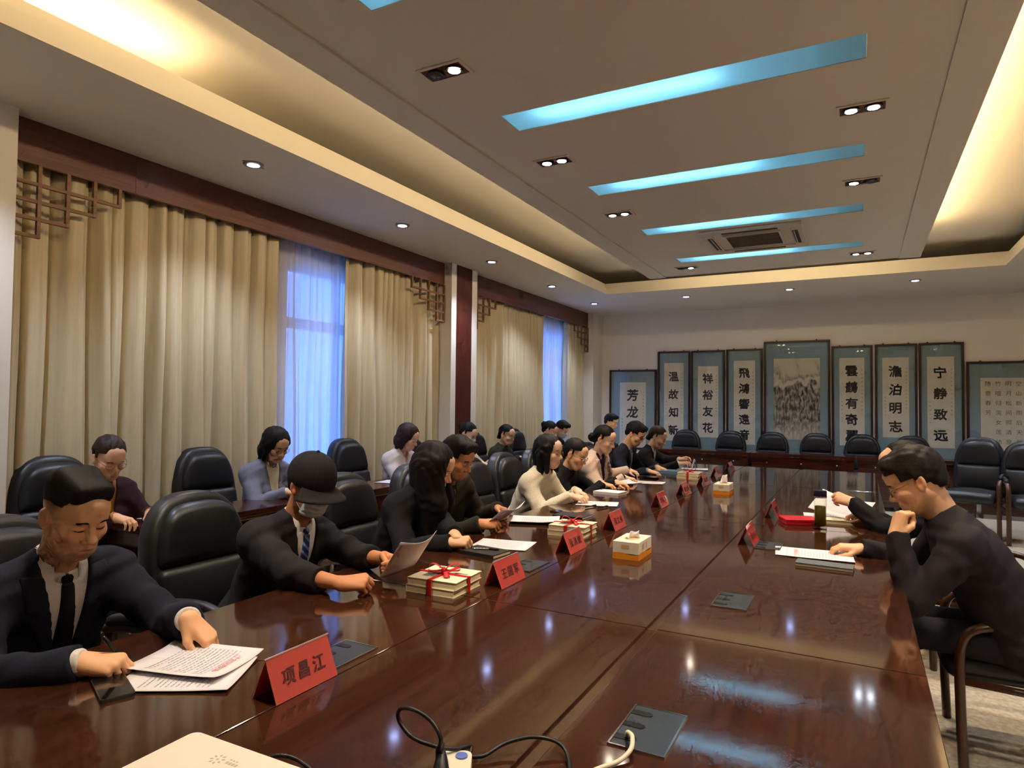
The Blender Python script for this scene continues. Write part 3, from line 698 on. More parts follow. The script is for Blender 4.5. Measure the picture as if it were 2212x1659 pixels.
def quads(name, rects, mt, parent, frame, lift=.0008):
    V, F = [], []
    for x0, y0, x1, y1 in rects:
        k = len(V); V += [(x0, y0, lift), (x1, y0, lift), (x1, y1, lift), (x0, y1, lift)]; F.append((k, k + 1, k + 2, k + 3))
    me = bpy.data.meshes.new(name); me.from_pydata(V, [], F); me.materials.append(mt); me.transform(frame); return link(name, me, parent)
def axes(o, x, y):
    x = Vector(x).normalized(); y = Vector(y); n = x.cross(y).normalized(); y = n.cross(x)
    M = Matrix((x, y, n)).transposed().to_4x4(); M.translation = Vector(o); return M
POEM = '空山新雨后天气晚来秋明月松间照清泉石上流竹喧归浣女莲动下渔舟随意春芳歇王孙自可留'
load_chars('项昌江王国军张洪波吴文秀李建华陈立新周志明刘玉兰孙海平赵永红杨晓东温故知新祥裕友花飛鴻響遠音雲鶴有奇翼澹泊明志宁静致远芳龙華关于会议通知' + POEM)

# ------------------------------------------------------------------ framed scrolls on the back wall
M_MOUNT = mat('silk_mount', (136, 158, 164), 0.7, noise=.05, nscale=90)
FY = YB - .03
def scroll(x0, x1, top, px0, px1, pt, pb, chars, label, style='big', zb=.66):
    X0, X1 = on_y(x0, top, FY).x, on_y(x1, top, FY).x; Z1 = on_y((x0 + x1) / 2, top, FY).z
    A0, A1 = on_y(px0, pt, FY).x, on_y(px1, pt, FY).x; B1 = on_y((px0 + px1) / 2, pt, FY).z; B0 = on_y((px0 + px1) / 2, pb, FY).z
    xc = (X0 + X1) / 2; t = thing('framed_scroll', label, 'framed picture', (xc, YB, zb), group='framed calligraphy scrolls on the back wall')
    hw, H = (X1 - X0) / 2, Z1 - zb; b = .032
    for lo, hi, nm in (((-hw, -.045, 0), (-hw + b, 0, H), 'frame_stile'), ((hw - b, -.045, 0), (hw, 0, H), 'frame_stile'), ((-hw + b, -.045, 0), (hw - b, 0, b), 'frame_rail'), ((-hw + b, -.045, H - b), (hw - b, 0, H), 'frame_rail')):
        MB().box(lo, hi, .004).obj(nm, M_FRAMEW, t)
    MB().box((-hw + b, -.018, b), (hw - b, -.012, H - b)).obj('mount', M_MOUNT, t)
    MB().box((A0 - xc, -.022, B0 - zb), (A1 - xc, -.018, B1 - zb)).obj('paper', M_PAPERC if style != 'landscape' else M_LAND, t)
    MB().box((-hw + b, -.032, b), (hw - b, -.029, H - b)).obj('glass_pane', M_GLASS, t)
    for s in (-.3, .3): MB().lathe([(.004, 0), (.014, .004), (.012, .012), (.004, .018)], (s * 2 * hw, -.02, H), 10).obj('hook', M_FRAMEW, t)
    fr = axes(((A0 + A1) / 2 - xc, -.0222, B1 - zb), (1, 0, 0), (0, 0, 1)); pw, ph = A1 - A0, B1 - B0
    if style == 'big':
        n = len(chars); sz = min(pw * .52, ph / n * .66); its = [(c, -.01, -(ph * .05) - (i + .55) * ph * .92 / n, sz, .12 * math.sin(i * 2 + pw * 50)) for i, c in enumerate(chars)]
        lettering('lettering', its, M_INK, t, fr, bold=.05)
        k = 12; its = [(POEM[(i * 3 + n * 5) % len(POEM)], pw * .40, -ph * .14 - i * ph * .045, pw * .075) for i in range(k)] + [(POEM[(i * 5 + 2) % len(POEM)], -pw * .40, -ph * .5 - i * ph * .045, pw * .07) for i in range(6)]
        lettering('inscription', its, M_INKG, t, fr)
    if style == 'poem':
        its = [(POEM[(c * 10 + r) % len(POEM)], pw * (.38 - .235 * c), -ph * .08 - r * ph * .132, pw * .15) for c in range(4) for r in range(7 if c < 3 else 4)]
        lettering('lettering', its, mat('soft_ink', (96, 90, 88), .8), t, fr)
    return t
# ink landscape: procedural wash, mountains and trees
M_LAND = bpy.data.materials.new('ink_landscape'); M_LAND.use_nodes = True
nt = M_LAND.node_tree; N = nt.nodes; L = nt.links; b = N['Principled BSDF']; b.inputs['Roughness'].default_value = .85
tc = N.new('ShaderNodeTexCoord'); sp = N.new('ShaderNodeSeparateXYZ'); L.new(tc.outputs['Generated'], sp.inputs[0])
def noise(scale, det=8, dist=0.0, st=(1, 1, 1)):
    mp = N.new('ShaderNodeMapping'); mp.inputs['Scale'].default_value = st; L.new(tc.outputs['Generated'], mp.inputs[0])
    n = N.new('ShaderNodeTexNoise'); n.inputs['Scale'].default_value = scale; n.inputs['Detail'].default_value = det; n.inputs['Distortion'].default_value = dist; L.new(mp.outputs[0], n.inputs['Vector']); return n.outputs[0]
def mth(op, a, b_=None):
    n = N.new('ShaderNodeMath'); n.operation = op
    for i, q in enumerate((a, b_)):
        if q is None: continue
        if isinstance(q, (int, float)): n.inputs[i].default_value = q
        else: L.new(q, n.inputs[i])
    return n.outputs[0]
def ramp(v, *st):
    r = N.new('ShaderNodeValToRGB'); L.new(v, r.inputs[0]); e = r.color_ramp.elements
    while len(e) < len(st): e.new(.5)
    for el, (p, c) in zip(e, st): el.position = p; el.color = (c, c, c, 1)
    return r.outputs[0]
shape = mth('ADD', sp.outputs['Z'], mth('MULTIPLY', mth('SUBTRACT', noise(3.2, 3, .4), .5), .75))      # wavy silhouette
near = ramp(shape, (.42, 1), (.66, 1), (.70, 0), (.84, 0))
far = ramp(shape, (.74, 0), (.80, .75), (.90, .15), (1, 0))
tex = ramp(noise(20, 12, .35, (1, 1, .7)), (.36, .30), (.60, 1))
low = ramp(sp.outputs['Z'], (.02, .35), (.25, 1))
inkv = mth('MULTIPLY', mth('MAXIMUM', mth('MULTIPLY', near, low), far), tex)
mxr = N.new('ShaderNodeMixRGB'); L.new(inkv, mxr.inputs[0]); mxr.inputs[1].default_value = (*lin((222, 211, 192)), 1); mxr.inputs[2].default_value = (*lin((78, 72, 64)), 1)
L.new(mxr.outputs[0], b.inputs['Base Color'])
scroll(1317, 1418, 799, 1339, 1395, 826, 985, '芳龙華新', 'shortest framed scroll at the left end, written in blue black cursive')
scroll(1421, 1491, 759, 1434.5, 1476.5, 784, 952, '温故知新', 'framed scroll of four large characters, second from the left')
scroll(1493, 1566, 757, 1507.5, 1551.5, 791, 945, '祥裕友花', 'framed scroll of four thin characters, third from the left')
scroll(1569, 1647.5, 754, 1585, 1631, 779, 960, '飛鴻響遠音', 'framed scroll of five characters just left of the landscape')
scroll(1650, 1793, 736, 1671, 1771, 774, 950, '', 'widest framed picture, an ink landscape of misty mountains', 'landscape')
scroll(1796, 1885, 747, 1813, 1867, 773, 963, '雲鶴有奇翼', 'framed scroll of five characters just right of the landscape')
scroll(1889.5, 1981, 743, 1906, 1963, 772, 945, '澹泊明志', 'framed scroll of four characters between two scrolls right of the landscape')
scroll(1984, 2082, 740, 2002.5, 2061, 770, 968, '宁静致远', 'framed scroll of four bold black characters near the right end')
scroll(2087, 2246, 780, 2118, 2212, 816, 975, '', 'low framed poem in four columns at the right end', 'poem')

# ------------------------------------------------------------------ things on the conference table
def name_card(x, y, txt, label, L_=.205, rz=0.0, h=.098):
    t = thing('name_card', label, 'name card', (x, y, TZ), rz, 'red tent name cards on the conference table')
    a = .041; hl = L_ / 2; th = math.atan2(a, h); sl = math.hypot(a, h)
    for s, nm in ((1, 'front'), (-1, 'back')):
        n = Vector((h * s, 0, a)).normalized()
        fr = axes((a * s, 0, 0), (0, s, 0), (-a * s, 0, h))
        MB().box((-hl, 0, -.0012), (hl, sl, -.0006), M=fr).obj('red_paper', M_RED, t)
        MB().box((-hl - .003, 0, -.0004), (hl + .003, sl + .002, .0012), M=fr).obj('acrylic_sheet', M_ACR, t)
        MB().box((-hl - .003, sl - .001, -.0002), (hl + .003, sl + .003, .0014), M=fr).obj('acrylic_edge', M_ACE, t)
        if s == 1 and txt:
            sz = .043; lettering('lettering', [(c, (i - (len(txt) - 1) / 2) * .050, sl * .47, sz, .12) for i, c in enumerate(txt)], M_INK2, t, fr, .0016, .03)
    return t
M_ACE = mat('acrylic_edge', (190, 160, 165), .2)
M_INK2 = mat('card_ink', (84, 34, 36), .7)
CARDS = [(541, 1509, 598, 1526, 729, 1456, '项昌江', 'large red name card before the man in the navy suit'), (1043, 1268.7, 1082, 1273.4, 1134.5, 1246.5, '王国军', 'red name card beside the first ribboned books'),
         (1196.5, 1194.7, 1233, 1200.5, 1267, 1180.6, '张洪波', 'red name card beside the nearer tissue box'), (1298.6, 1146.8, 1324.5, 1149, 1355, 1134, '吴文秀', 'red name card just past the second ribboned books'),
         (1405.6, 1095, 1429, 1098.6, 1446.7, 1089, '李建华', 'red name card before the woman in black'), (1458.5, 1071.6, 1478.5, 1072.7, 1493, 1064.5, '陈立新', 'red name card before the woman in the pink blazer'),
         (1503, 1050, 1521.6, 1051, 1531, 1044, '周志明', 'red name card just left of the farther tissue box'), (1534, 1031, 1550.4, 1031.8, 1558, 1027, '刘玉兰', 'red name card behind the farther tissue box'),
         (1563, 1020, 1578, 1020.5, 1585, 1015, '孙海平', 'farthest red name card near the end of the table'),
         (1593.7, 1180, 1626.5, 1180, 1641, 1166.8, '赵永红', 'red name card across the joint before the man resting his chin'), (1652, 1121, 1679, 1119.6, 1686, 1112, '杨晓东', 'red name card beside the flat red box')]
for bx, by, ax_, ay, cx, cy, txt, lab in CARDS:
    p, q, r = on_z(bx, by), on_z(ax_, ay), on_z(cx, cy)
    name_card((p.x + q.x) / 2, (q.y + r.y) / 2 if r.y - q.y < .4 else q.y + .12, txt, lab)

M_TISS = mat('tissue_box_card', (226, 216, 196), .55); M_ORG = mat('orange_band', (226, 140, 22), .5); M_TIS2 = mat('tissue', (240, 238, 236), .9); M_PRINT = mat('box_print', (206, 170, 130), .6)
def tissue_box(x, y, lab, up):
    t = thing('tissue_box', lab, 'tissue box', (x, y, TZ), 0, 'tissue boxes on the conference table')
    w, l, h = .063, .105, .082
    MB().box((-w, -l, .026), (w, l, h), .002).obj('box_body', M_TISS, t)
    m = MB(); pts = []                                        # orange band with a wavy top edge
    for (ax0, ay0), (bx0, by0) in (((-w, -l), (w, -l)), ((w, -l), (w, l)), ((w, l), (-w, l)), ((-w, l), (-w, -l))):
        for k in range(8): q = k / 8; pts.append((ax0 + (bx0 - ax0) * q, ay0 + (by0 - ay0) * q))
    va = [m.bm.verts.new((p[0] * 1.006, p[1] * 1.004, 0)) for p in pts]; vb = [m.bm.verts.new((p[0] * 1.006, p[1] * 1.004, .027 + .004 * math.sin(i * .8))) for i, p in enumerate(pts)]
    for i in range(len(pts)): j = (i + 1) % len(pts); m.bm.faces.new((va[i], va[j], vb[j], vb[i]))
    m.bm.faces.new(va[::-1]); m.obj('orange_band', M_ORG, t)
    quads('print', [(-.02, -.008, .018, .010)], M_PRINT, t, axes((0, -l - .0003, .058), (1, 0, 0), (0, 0, 1))); quads('print', [(-.05, -.012, -.02, .012), (.01, -.016, .022, .014)], M_PRINT, t, axes((w + .0003, 0, .056), (0, 1, 0), (0, 0, 1)))
    MB().prism([(.034 * math.cos(a), .055 * math.sin(a)) for a in np.linspace(0, 6.2, 16)], h, h + .001).obj('opening', M_PRINT, t)
    def f(u, v):
        a = (u - .5) * 2; k = 1 - v * .35
        return (.028 * math.sin(a * 3.1 + v) * k + .012 * v, .045 * a * k + .02 * v * math.sin(u * 5), h + up * v * (1 - .35 * abs(a + .2)) + .006 * math.sin(u * 14 + v * 6))
    o = MB().sheet(f, 14, 8).obj('tissue_sheet', M_TIS2, t, True); md = o.modifiers.new('thickness', 'SOLIDIFY'); md.thickness = .0015
tissue_box(-.966, 3.058, 'nearer tissue box with an orange band on the table', .035)
tissue_box(-.998, 5.62, 'farther tissue box with a tissue standing up', .075)

def paper(x, y, rz, lab, w=.21, l=.297, z=0.0, curl=.006, seed=0, red=False, lines=14, flip=0, cat='paper', pose=None, text=True):
    """one sheet; local x across the lines, lying on the table"""
    t = thing('paper_sheet', lab, cat, (x, y, TZ + z), rz, 'printed sheets in the room'); r = random.Random(seed)
    a, b_, c = r.uniform(.4, 1), r.uniform(-1, 1), r.uniform(0, 6)
    def H(u, v): return .0012 + curl * (abs(u - .5) * 2) ** 3 * a + curl * .5 * max(0, v - .55) ** 2 * 4 * (1 + b_ * (u - .5))
    o = MB().sheet(lambda u, v: ((u - .5) * w, (v - .5) * l, H(u, v)), 10, 10).obj('sheet', M_PAPER, t, True)
    md = o.modifiers.new('thickness', 'SOLIDIFY'); md.thickness = .0008; md.offset = 1
    if text:
        rows = []; V, F = [], []
        for i in range(lines):
            v = .80 - i * .62 / lines; ln = r.uniform(.55, .8) if i % 4 == 3 else .8
            for s in range(13):
                u0 = .1 + ln * s / 13; u1 = u0 + ln * r.uniform(.045, .070)
                k = len(V)
                for u, vv in ((u0, v), (u1, v), (u1, v + .009), (u0, v + .009)): V.append(((u - .5) * w, (vv - .5) * l, H(u, vv) + .0014))
                F.append((k, k + 1, k + 2, k + 3))
        me = bpy.data.meshes.new('print'); me.from_pydata(V, [], F); me.materials.append(M_INKL); link('print', me, t)
        if red: lettering('red_heading', [(c_, (i - 3.5) * .019, .105, .021) for i, c_ in enumerate('关于会议通知新春')], M_INKR, t, Matrix.Translation((0, 0, H(.5, .85) + .001)))
    if pose is not None: t.rotation_mode = 'QUATERNION'; t.rotation_quaternion = pose.to_quaternion()
    return t
M_INKL = mat('print_ink', (172, 168, 176), .8)
def P2(px, py, z=TZ): v = on_z(px, py, z); return v.x, v.y
paper(-1.615, 1.185, math.radians(-75.5), 'upper printed sheet with a red heading under the navy suited man\'s hand', red=True, z=.004, curl=.010, seed=2)
paper(-1.56, 1.125, math.radians(-60), 'lower printed sheet beneath the red headed sheet', z=.0, seed=3, curl=.008)
x, y = P2(1087, 1177); paper(x, y, math.radians(-80), 'printed sheet before the long haired woman\'s folded hands', seed=4, curl=.004)
x, y = P2(1155, 1127); paper(x, y, math.radians(-70), 'flat sheet beyond the second ribboned books', seed=5, curl=.02)
x, y = P2(1290, 1089); paper(x, y, math.radians(-75), 'sheet with two pens before the woman in the white sweater', seed=6, curl=.004)
x, y = P2(1345, 1052); paper(x, y, math.radians(-35), 'raised sheet on the notebook before the woman in black', seed=7, curl=.03, z=.022)
x, y = P2(1400, 1043); paper(x, y, math.radians(-85), 'sheet before the woman in the pink blazer', seed=8)
x, y = P2(1500, 1014); paper(x, y, math.radians(-80), 'farthest sheet near the end of the table', seed=9)
x, y = P2(1770, 1200); paper(x, y, math.radians(94), 'printed sheet under the hand of the man resting his chin', seed=10, curl=.003, red=True, z=.002)
x, y = P2(1745, 1196); paper(x, y, math.radians(96), 'second sheet beneath the chin resting man\'s sheet', seed=11, curl=.003)
x, y = P2(1790, 1117); paper(x, y, math.radians(96), 'sheet lying beside the red box and the flask', seed=12, curl=.004)
paper(-3.74, 2.56, math.radians(-75), 'sheet on the side desk before the woman in burgundy', seed=13)
paper(-3.72, 4.72, math.radians(-85), 'sheet on the side desk before the woman in the white shirt', seed=14)
paper(-3.7, 7.5, math.radians(-85), 'sheet on the side desk before the woman in camouflage', seed=15)

M_COVER = mat('cream_cover', (232, 222, 190), .5); M_PAGES = mat('page_edges', (222, 206, 166), .8, noise=.1, nscale=300, stretch=(.02, .02, 1))
M_CARTB = mat('cover_art', (120, 128, 116), .6)
def book(x, y, z, rz, w, l, h, lab, cov=None, grp=None, cat='book', pages=None):
    t = thing('book', lab, cat, (x, y, z), rz, grp)
    MB().box((-w, -l, .0025), (w - .004, l, h - .0025)).obj('pages', pages or M_PAGES, t)
    m = MB(); m.box((-w - .001, -l - .002, 0), (w, l + .002, .0025)); m.box((-w - .001, -l - .002, h - .0025), (w, l + .002, h)); m.box((-w - .003, -l - .002, 0), (-w - .001, l + .002, h))
    m.obj('cover', cov or M_COVER, t); return t
def ribboned(x, y, rz, lab, n1, n2):
    w, l, h = .105, .10, .028
    book(x, y, TZ, rz, w, l, h, 'lower ' + lab, grp='ribboned books on the table')
    b2 = book(x + .004, y + .003, TZ + h, rz + .03, w, l, h, 'upper ' + lab, grp='ribboned books on the table')
    quads('cover_print', [(-.07, -.06, -.01, .03), (.03, .02, .085, .03), (.03, .0, .06, .006)], M_CARTB, b2, Matrix.Translation((0, 0, h)), .0005)
    t = thing('ribbon', 'red ribbon bow tied round the ' + lab.split('cream book of the ')[1], 'ribbon', (x, y, TZ + .0008), rz, 'red ribbon bows')
    H = 2 * h
    def band(a, b_): return MB().box(a, b_).obj('band', M_RIB, t)
    e = .0025
    band((-.009, -l - .005, H), (.009, l + .006, H + .0018)); band((-w - .006, -.008, H + .0005), (w + .008, .008, H + .0022))
    for s in (-1, 1): band((-.009, s * (l + .005) - .0015, 0), (.009, s * (l + .005) + .0015, H))
    band((w + .0055, -.008, 0), (w + .008, .008, H)); band((-w - .008, -.008, 0), (-w - .0055, .008, H))
    for q in range(4):
        an = .5 + q * 1.57 + .2 * (q % 2); d = Vector((math.cos(an), math.sin(an), 0)); n = Vector((-d.y, d.x, 0)); ln = .062 if q % 2 == 0 else .075
        def f(u, v, d=d, n=n, ln=ln, q=q):
            if q % 2 == 0: r = ln * math.sin(math.pi * u) * (1 if u < .5 else 1); return tuple(d * (ln * math.sin(math.pi * u)) + n * ((v - .5) * .022) + Vector((0, 0, H + .003 + .026 * math.sin(2 * math.pi * u) * (1 if u < .5 else .2) + .012)))
            return tuple(d * (ln * u) + n * ((v - .5) * (.010 + .014 * u)) + Vector((0, 0, H + .004 + .012 * math.sin(math.pi * u))))
        o = MB().sheet(f, 12, 2).obj('loop' if q % 2 == 0 else 'tail', M_RIB, t, True); md = o.modifiers.new('thickness', 'SOLIDIFY'); md.thickness = .001
    MB().lathe([(.003, -.010), (.012, -.005), (.013, .004), (.004, .011)], (0, 0, H + .012), 10).obj('knot', M_RIB, t, True)
ribboned(-1.43, 2.135, .03, 'cream book of the ribboned pair nearest the viewer', 0, 0)
x, y = P2(1237, 1152); ribboned(x, y, .0, 'cream book of the ribboned pair behind the third name card', 0, 0)
x, y = P2(1490, 1032); ribboned(x, y, .0, 'cream book of the ribboned pair farthest down the table', 0, 0)

M_DKBK = mat('dark_cover', (34, 30, 30), .5); M_GREY = mat('grey_cover', (96, 104, 108), .5); M_BLUE = mat('blue_cover', (92, 118, 142), .5)
def at_px(px, py): return P2(px, py)
def pen(x, y, z, rz, lab, mt=None):
    t = thing('pen', lab, 'pen', (x, y, z), rz, 'pens on the table')
    M_ = Matrix.Rotation(math.pi / 2, 4, 'Y')
    MB().lathe([(.0015, -.068), (.004, -.058), (.0045, -.05), (.0045, .02)], n=8, M=M_).obj('barrel', mt or M_BLACK, t, True)
    MB().lathe([(.0052, .02), (.0052, .06), (.003, .066)], n=8, M=M_).obj('pen_cap', M_BLACK, t, True); MB().box((.03, -.0012, -.0065), (.062, .0012, -.005), M=Matrix.Rotation(math.pi, 4, 'X')).obj('clip', M_CHROME, t)
x, y = at_px(1048, 1196); book(x, y, TZ, 1.45, .07, .10, .018, 'black notebook with a pen on it before the long haired woman', M_DKBK, 'notebooks on the table', 'notebook'); pen(x, y, TZ + .023, .35, 'pen on the black notebook before the long haired woman', M_CHROME)
x, y = at_px(1237, 1116); book(x, y, TZ, 1.5, .075, .105, .014, 'black notebook behind the second ribboned books', M_DKBK, 'notebooks on the table', 'notebook', M_PAPER)
x, y = at_px(1318, 1066); book(x, y, TZ, 1.45, .08, .11, .02, 'white notebook on a dark folder before the woman in black', M_PAPER, 'notebooks on the table', 'notebook'); 
x, y = at_px(1405, 1031); book(x, y, TZ, 1.5, .09, .12, .012, 'dark folder before the woman in the pink blazer', M_DKBK, 'notebooks on the table', 'folder')
x, y = at_px(1440, 1022); book(x, y, TZ, 1.45, .11, .15, .016, 'lower blue grey folder before the man in the dark suit', M_BLUE, 'notebooks on the table', 'folder', M_PAPER); book(x + .01, y + .02, TZ + .0162, 1.5, .105, .145, .014, 'upper folder with white pages before the man in the dark suit', M_BLUE, 'notebooks on the table', 'folder', M_PAPER)
x, y = at_px(1781, 1225); book(x, y, TZ, -1.62, .045, .115, .016, 'grey notebook before the man resting his chin', M_GREY, 'notebooks on the table', 'notebook')
x, y = at_px(1824, 1130); book(x, y, TZ, -1.5, .06, .12, .022, 'cream notebook under the sleeve of the balding man', M_COVER, 'notebooks on the table', 'notebook')
pen(*at_px(1276, 1096), TZ + .009, 1.3, 'nearer pen on the sheet before the woman in the white sweater'); pen(*at_px(1302, 1098), TZ + .009, 1.35, 'farther pen on the sheet before the woman in the white sweater')
pen(*at_px(1305, 1062), TZ + .027, 1.4, 'pen on the white notebook before the woman in black')
def phone(x, y, z, rz, lab):
    t = thing('phone', lab, 'phone', (x, y, z), rz, 'phones on the table')
    MB().prism(rrect(-.037, -.078, .037, .078, .01), 0, .008).obj('phone_body', M_STEEL, t, smooth='auto'); MB().prism(rrect(-.035, -.076, .035, .076, .009), .008, .0086).obj('screen', M_PHONE, t)
phone(-1.645, .985, TZ, 1.2, 'black phone under the papers of the man in the navy suit'); phone(*at_px(1214, 1107), TZ, 1.4, 'black phone near the woman in the white sweater')
x, y = at_px(1403, 1034); phone(x, y, TZ + .0125, 1.4, 'phone on the dark folder of the woman in pink')
# white card standing open, red box, flask
x, y = at_px(1500, 1010); t = thing('folded_card', 'small white folded card near the far end of the table', 'card', (x, y, TZ), .3)
for s in (-1, 1): MB().box((0, -.08, 0), (.0015, .08, .1), M=Matrix.Translation((s * .028, 0, 0)) @ Matrix.Rotation(-s * .28, 4, 'Y')).obj('leaf', M_PAPER, t)
p, q = on_z(1687, 1134), on_z(1761, 1136)
t = thing('red_box', 'flat red presentation box beside the tea flask', 'box', ((p.x + q.x) / 2, (p.y + q.y) / 2 + .08, TZ), math.atan2(q.y - p.y, q.x - p.x))
hl = (q - p).length / 2
MB().box((-hl, -.075, 0), (hl, .075, .018), .003).obj('tray', M_REDD, t); MB().box((-hl - .002, -.077, .019), (hl + .002, .077, .036), .004).obj('lid', M_REDD, t)
lettering('gold_lettering', [(c, (i - .5) * .03, 0, .026) for i, c in enumerate('明志')], M_BRASS, t, Matrix.Translation((-.02, .0, .0363)))
x, y = at_px(1772, 1143)
t = thing('tea_flask', 'clear glass tea flask with a dark lid beside the red box', 'flask', (x, y, TZ))
M_TEA = mat('tea', (88, 70, 12), .15, spec=.3); M_FL = glassy('flask_glass', (.90, .92, .86), .02)
MB().lathe([(.030, .0), (.034, .004), (.034, .185), (.030, .19)], n=28).obj('glass_body', M_FL, t, True)
MB().lathe([(.028, .022), (.030, .024), (.030, .135), (.028, .136)], n=28).obj('tea', M_TEA, t, True)
MB().lathe([(.0335, .186), (.036, .19), (.036, .222), (.033, .228), (.02, .229)], n=28).obj('lid', mat('flask_lid', (40, 36, 60), .25, .4), t, smooth='auto')
MB().lathe([(.0345, .186), (.0368, .187), (.0368, .193), (.0345, .194)], n=28).obj('steel_ring', M_CHROME, t, True)
MB().lathe([(.0335, 0), (.0355, .001), (.0355, .016), (.0335, .018)], n=28).obj('base', M_FL, t, True)
# laptop lid at the lower left, with a small flower emblem
p1, p2 = on_z(420, 1587, TZ + .02), on_z(597, 1659, TZ + .02)
d = Vector((p2.x - p1.x, p2.y - p1.y, 0)); ang = math.atan2(d.y, d.x) + .04
t = thing('laptop', 'closed white laptop at the lower left edge of the picture', 'laptop', (p1.x - .012, p1.y + .012, TZ), ang)
M_LAP = mat('white_lid', (232, 224, 206), .3)
W_, D_ = .33, .225
MB().prism(rrect(0, -D_, W_, 0, .018), .004, .011).obj('base', M_STEEL, t, smooth='auto'); lid_ = MB().prism(rrect(0, -D_, W_, 0, .018), .0115, .020).obj('lid', M_LAP, t, smooth='auto')
for fx, fy in ((.03, -.03), (W_ - .03, -.03), (.03, -D_ + .03), (W_ - .03, -D_ + .03)): MB().lathe([(.008, 0), (.008, .004)], (fx, fy, 0), 10).obj('foot', M_BLACK, t)
c0 = on_z(470, 1640, TZ + .02); lc = Matrix.Rotation(-ang, 4, 'Z') @ Vector((c0.x - p1.x + .012, c0.y - p1.y - .012, 0))
m = MB()
for k in range(8):
    a = k * math.pi / 4 + .3
    m.prism([(lc.x + r * math.cos(a + s), lc.y + r * math.sin(a + s)) for r, s in ((.008, 0), (.013, .22), (.017, 0), (.013, -.22))], .0201, .0204)
m.prism([(lc.x + .003 * math.cos(a), lc.y + .003 * math.sin(a)) for a in np.linspace(0, 5.6, 8)], .0201, .0204)
m.obj('emblem', mat('emblem_grey', (190, 178, 158), .4), lid_)
quads('emblem_lettering', [(lc.x + .024 + .008 * i, lc.y - .004, lc.x + .030 + .008 * i, lc.y + .004) for i in range(4)] + [(lc.x + .024 + .008 * i, lc.y + .008, lc.x + .029 + .008 * i, lc.y + .012) for i in range(3)], MATS['emblem_grey'], lid_, Matrix.Identity(4), .0203)
# power cord, socket and white lead
def C(px, py, z=TZ): return on_z(px, py, z)
M_CORD = mat('black_cord', (22, 20, 20), .45)
base = C(958, 1652, TZ + .03)
t = thing('looped_cable', 'looped black power cord with a moulded plug at the bottom of the picture', 'cable', (base.x, base.y, TZ))
def rel(pts): return [p - Vector((base.x, base.y, TZ)) for p in pts]
MB().tube(spline(rel([C(945, 1624, TZ + .045), C(952, 1595, TZ + .075), C(930, 1556, TZ + .10), C(892, 1532, TZ + .11), C(864, 1532, TZ + .10), C(862, 1556, TZ + .075), C(890, 1592, TZ + .05), C(940, 1612, TZ + .042), C(985, 1618, TZ + .03), C(1016, 1612, TZ + .02), C(1010, 1635, TZ + .012), C(985, 1630, TZ + .010),
                          C(1040, 1634, TZ + .010), C(1090, 1606, TZ + .02), C(1150, 1592, TZ + .028), C(1205, 1604, TZ + .02), C(1228, 1640, TZ + .008), C(1222, 1700, TZ + .006), C(1150, 1760, TZ + .006)]), 7), .0042, 8).obj('cord', M_CORD, t, True)
MB().tube(rel([C(950, 1612, TZ + .05), C(954, 1640, TZ + .03), C(952, 1690, TZ + .018)]), [.008, .012, .02], 10).obj('plug', M_CORD, t, True)
MB().tube(rel([C(947, 1616, TZ + .048), C(958, 1618, TZ + .046)]), .011, 10).obj('cord_tie', M_CORD, t, True)
b2 = C(985, 1668)
t = thing('power_strip', 'white power strip under the black plug', 'power strip', (b2.x, b2.y, TZ), .5)
MB().prism(rrect(-.03, -.20, .03, .03, .016), 0, .026).obj('strip_body', mat('white_plastic', (222, 212, 190), .4), t, smooth='auto')
MB().lathe([(.012, .026), (.012, .029), (.004, .030)], (.010, .008, 0), 14).obj('switch', mat('blue_switch', (90, 110, 190), .3), t)
b3 = C(1356, 1584)
t = thing('white_cable', 'white cable coming out of the near table socket', 'cable', (b3.x, b3.y, TZ))
def rel3(pts): return [p - Vector((b3.x, b3.y, TZ)) for p in pts]
MB().tube(spline(rel3([C(1354, 1594, TZ - .0), C(1356, 1582, TZ + .02), C(1366, 1592, TZ + .024), C(1362, 1620, TZ + .015), C(1335, 1645, TZ + .007), C(1290, 1662, TZ + .006), C(1200, 1700, TZ + .006)]), 7), .0050, 8).obj('cord', mat('white_cord', (226, 214, 186), .4), t, True)
p1, p2 = C(640, 1655, TZ + .004), C(560, 1640, TZ + .004)
t = thing('thin_cable', 'thin black cord curving beside the laptop', 'cable', (p1.x, p1.y, TZ))
MB().tube(spline([q - Vector((p1.x, p1.y, TZ)) for q in (C(565, 1645, TZ + .006), C(600, 1632, TZ + .016), C(640, 1640, TZ + .012), C(680, 1672, TZ + .005), C(690, 1720, TZ + .005))], 7), .004, 8).obj('cord', M_CORD, t, True)
# ------------------------------------------------------------------ people
def skin_mat():
    m = bpy.data.materials.new('skin'); m.use_nodes = True; nt = m.node_tree; b = nt.nodes['Principled BSDF']
    a = nt.nodes.new('ShaderNodeAttribute'); a.attribute_name = 'Col'; nt.links.new(a.outputs['Color'], b.inputs['Base Color'])
    b.inputs['Roughness'].default_value = .5; b.inputs['Specular IOR Level'].default_value = .35
    n = nt.nodes.new('ShaderNodeTexNoise'); n.inputs['Scale'].default_value = 220; bp = nt.nodes.new('ShaderNodeBump'); bp.inputs['Strength'].default_value = .12; bp.inputs['Distance'].default_value = .002
    tc = nt.nodes.new('ShaderNodeTexCoord'); nt.links.new(tc.outputs['Object'], n.inputs['Vector']); nt.links.new(n.outputs[0], bp.inputs['Height']); nt.links.new(bp.outputs[0], b.inputs['Normal'])
    return m
M_SKIN = skin_mat()
def cloth(name, rgb, rough=.85, noise=.12, ns=140, bump=.25, bs=500, **k): return mat('cloth_' + name, rgb, rough, noise=noise, nscale=ns, bump=bump, bscale=bs, spec=.25, **k)
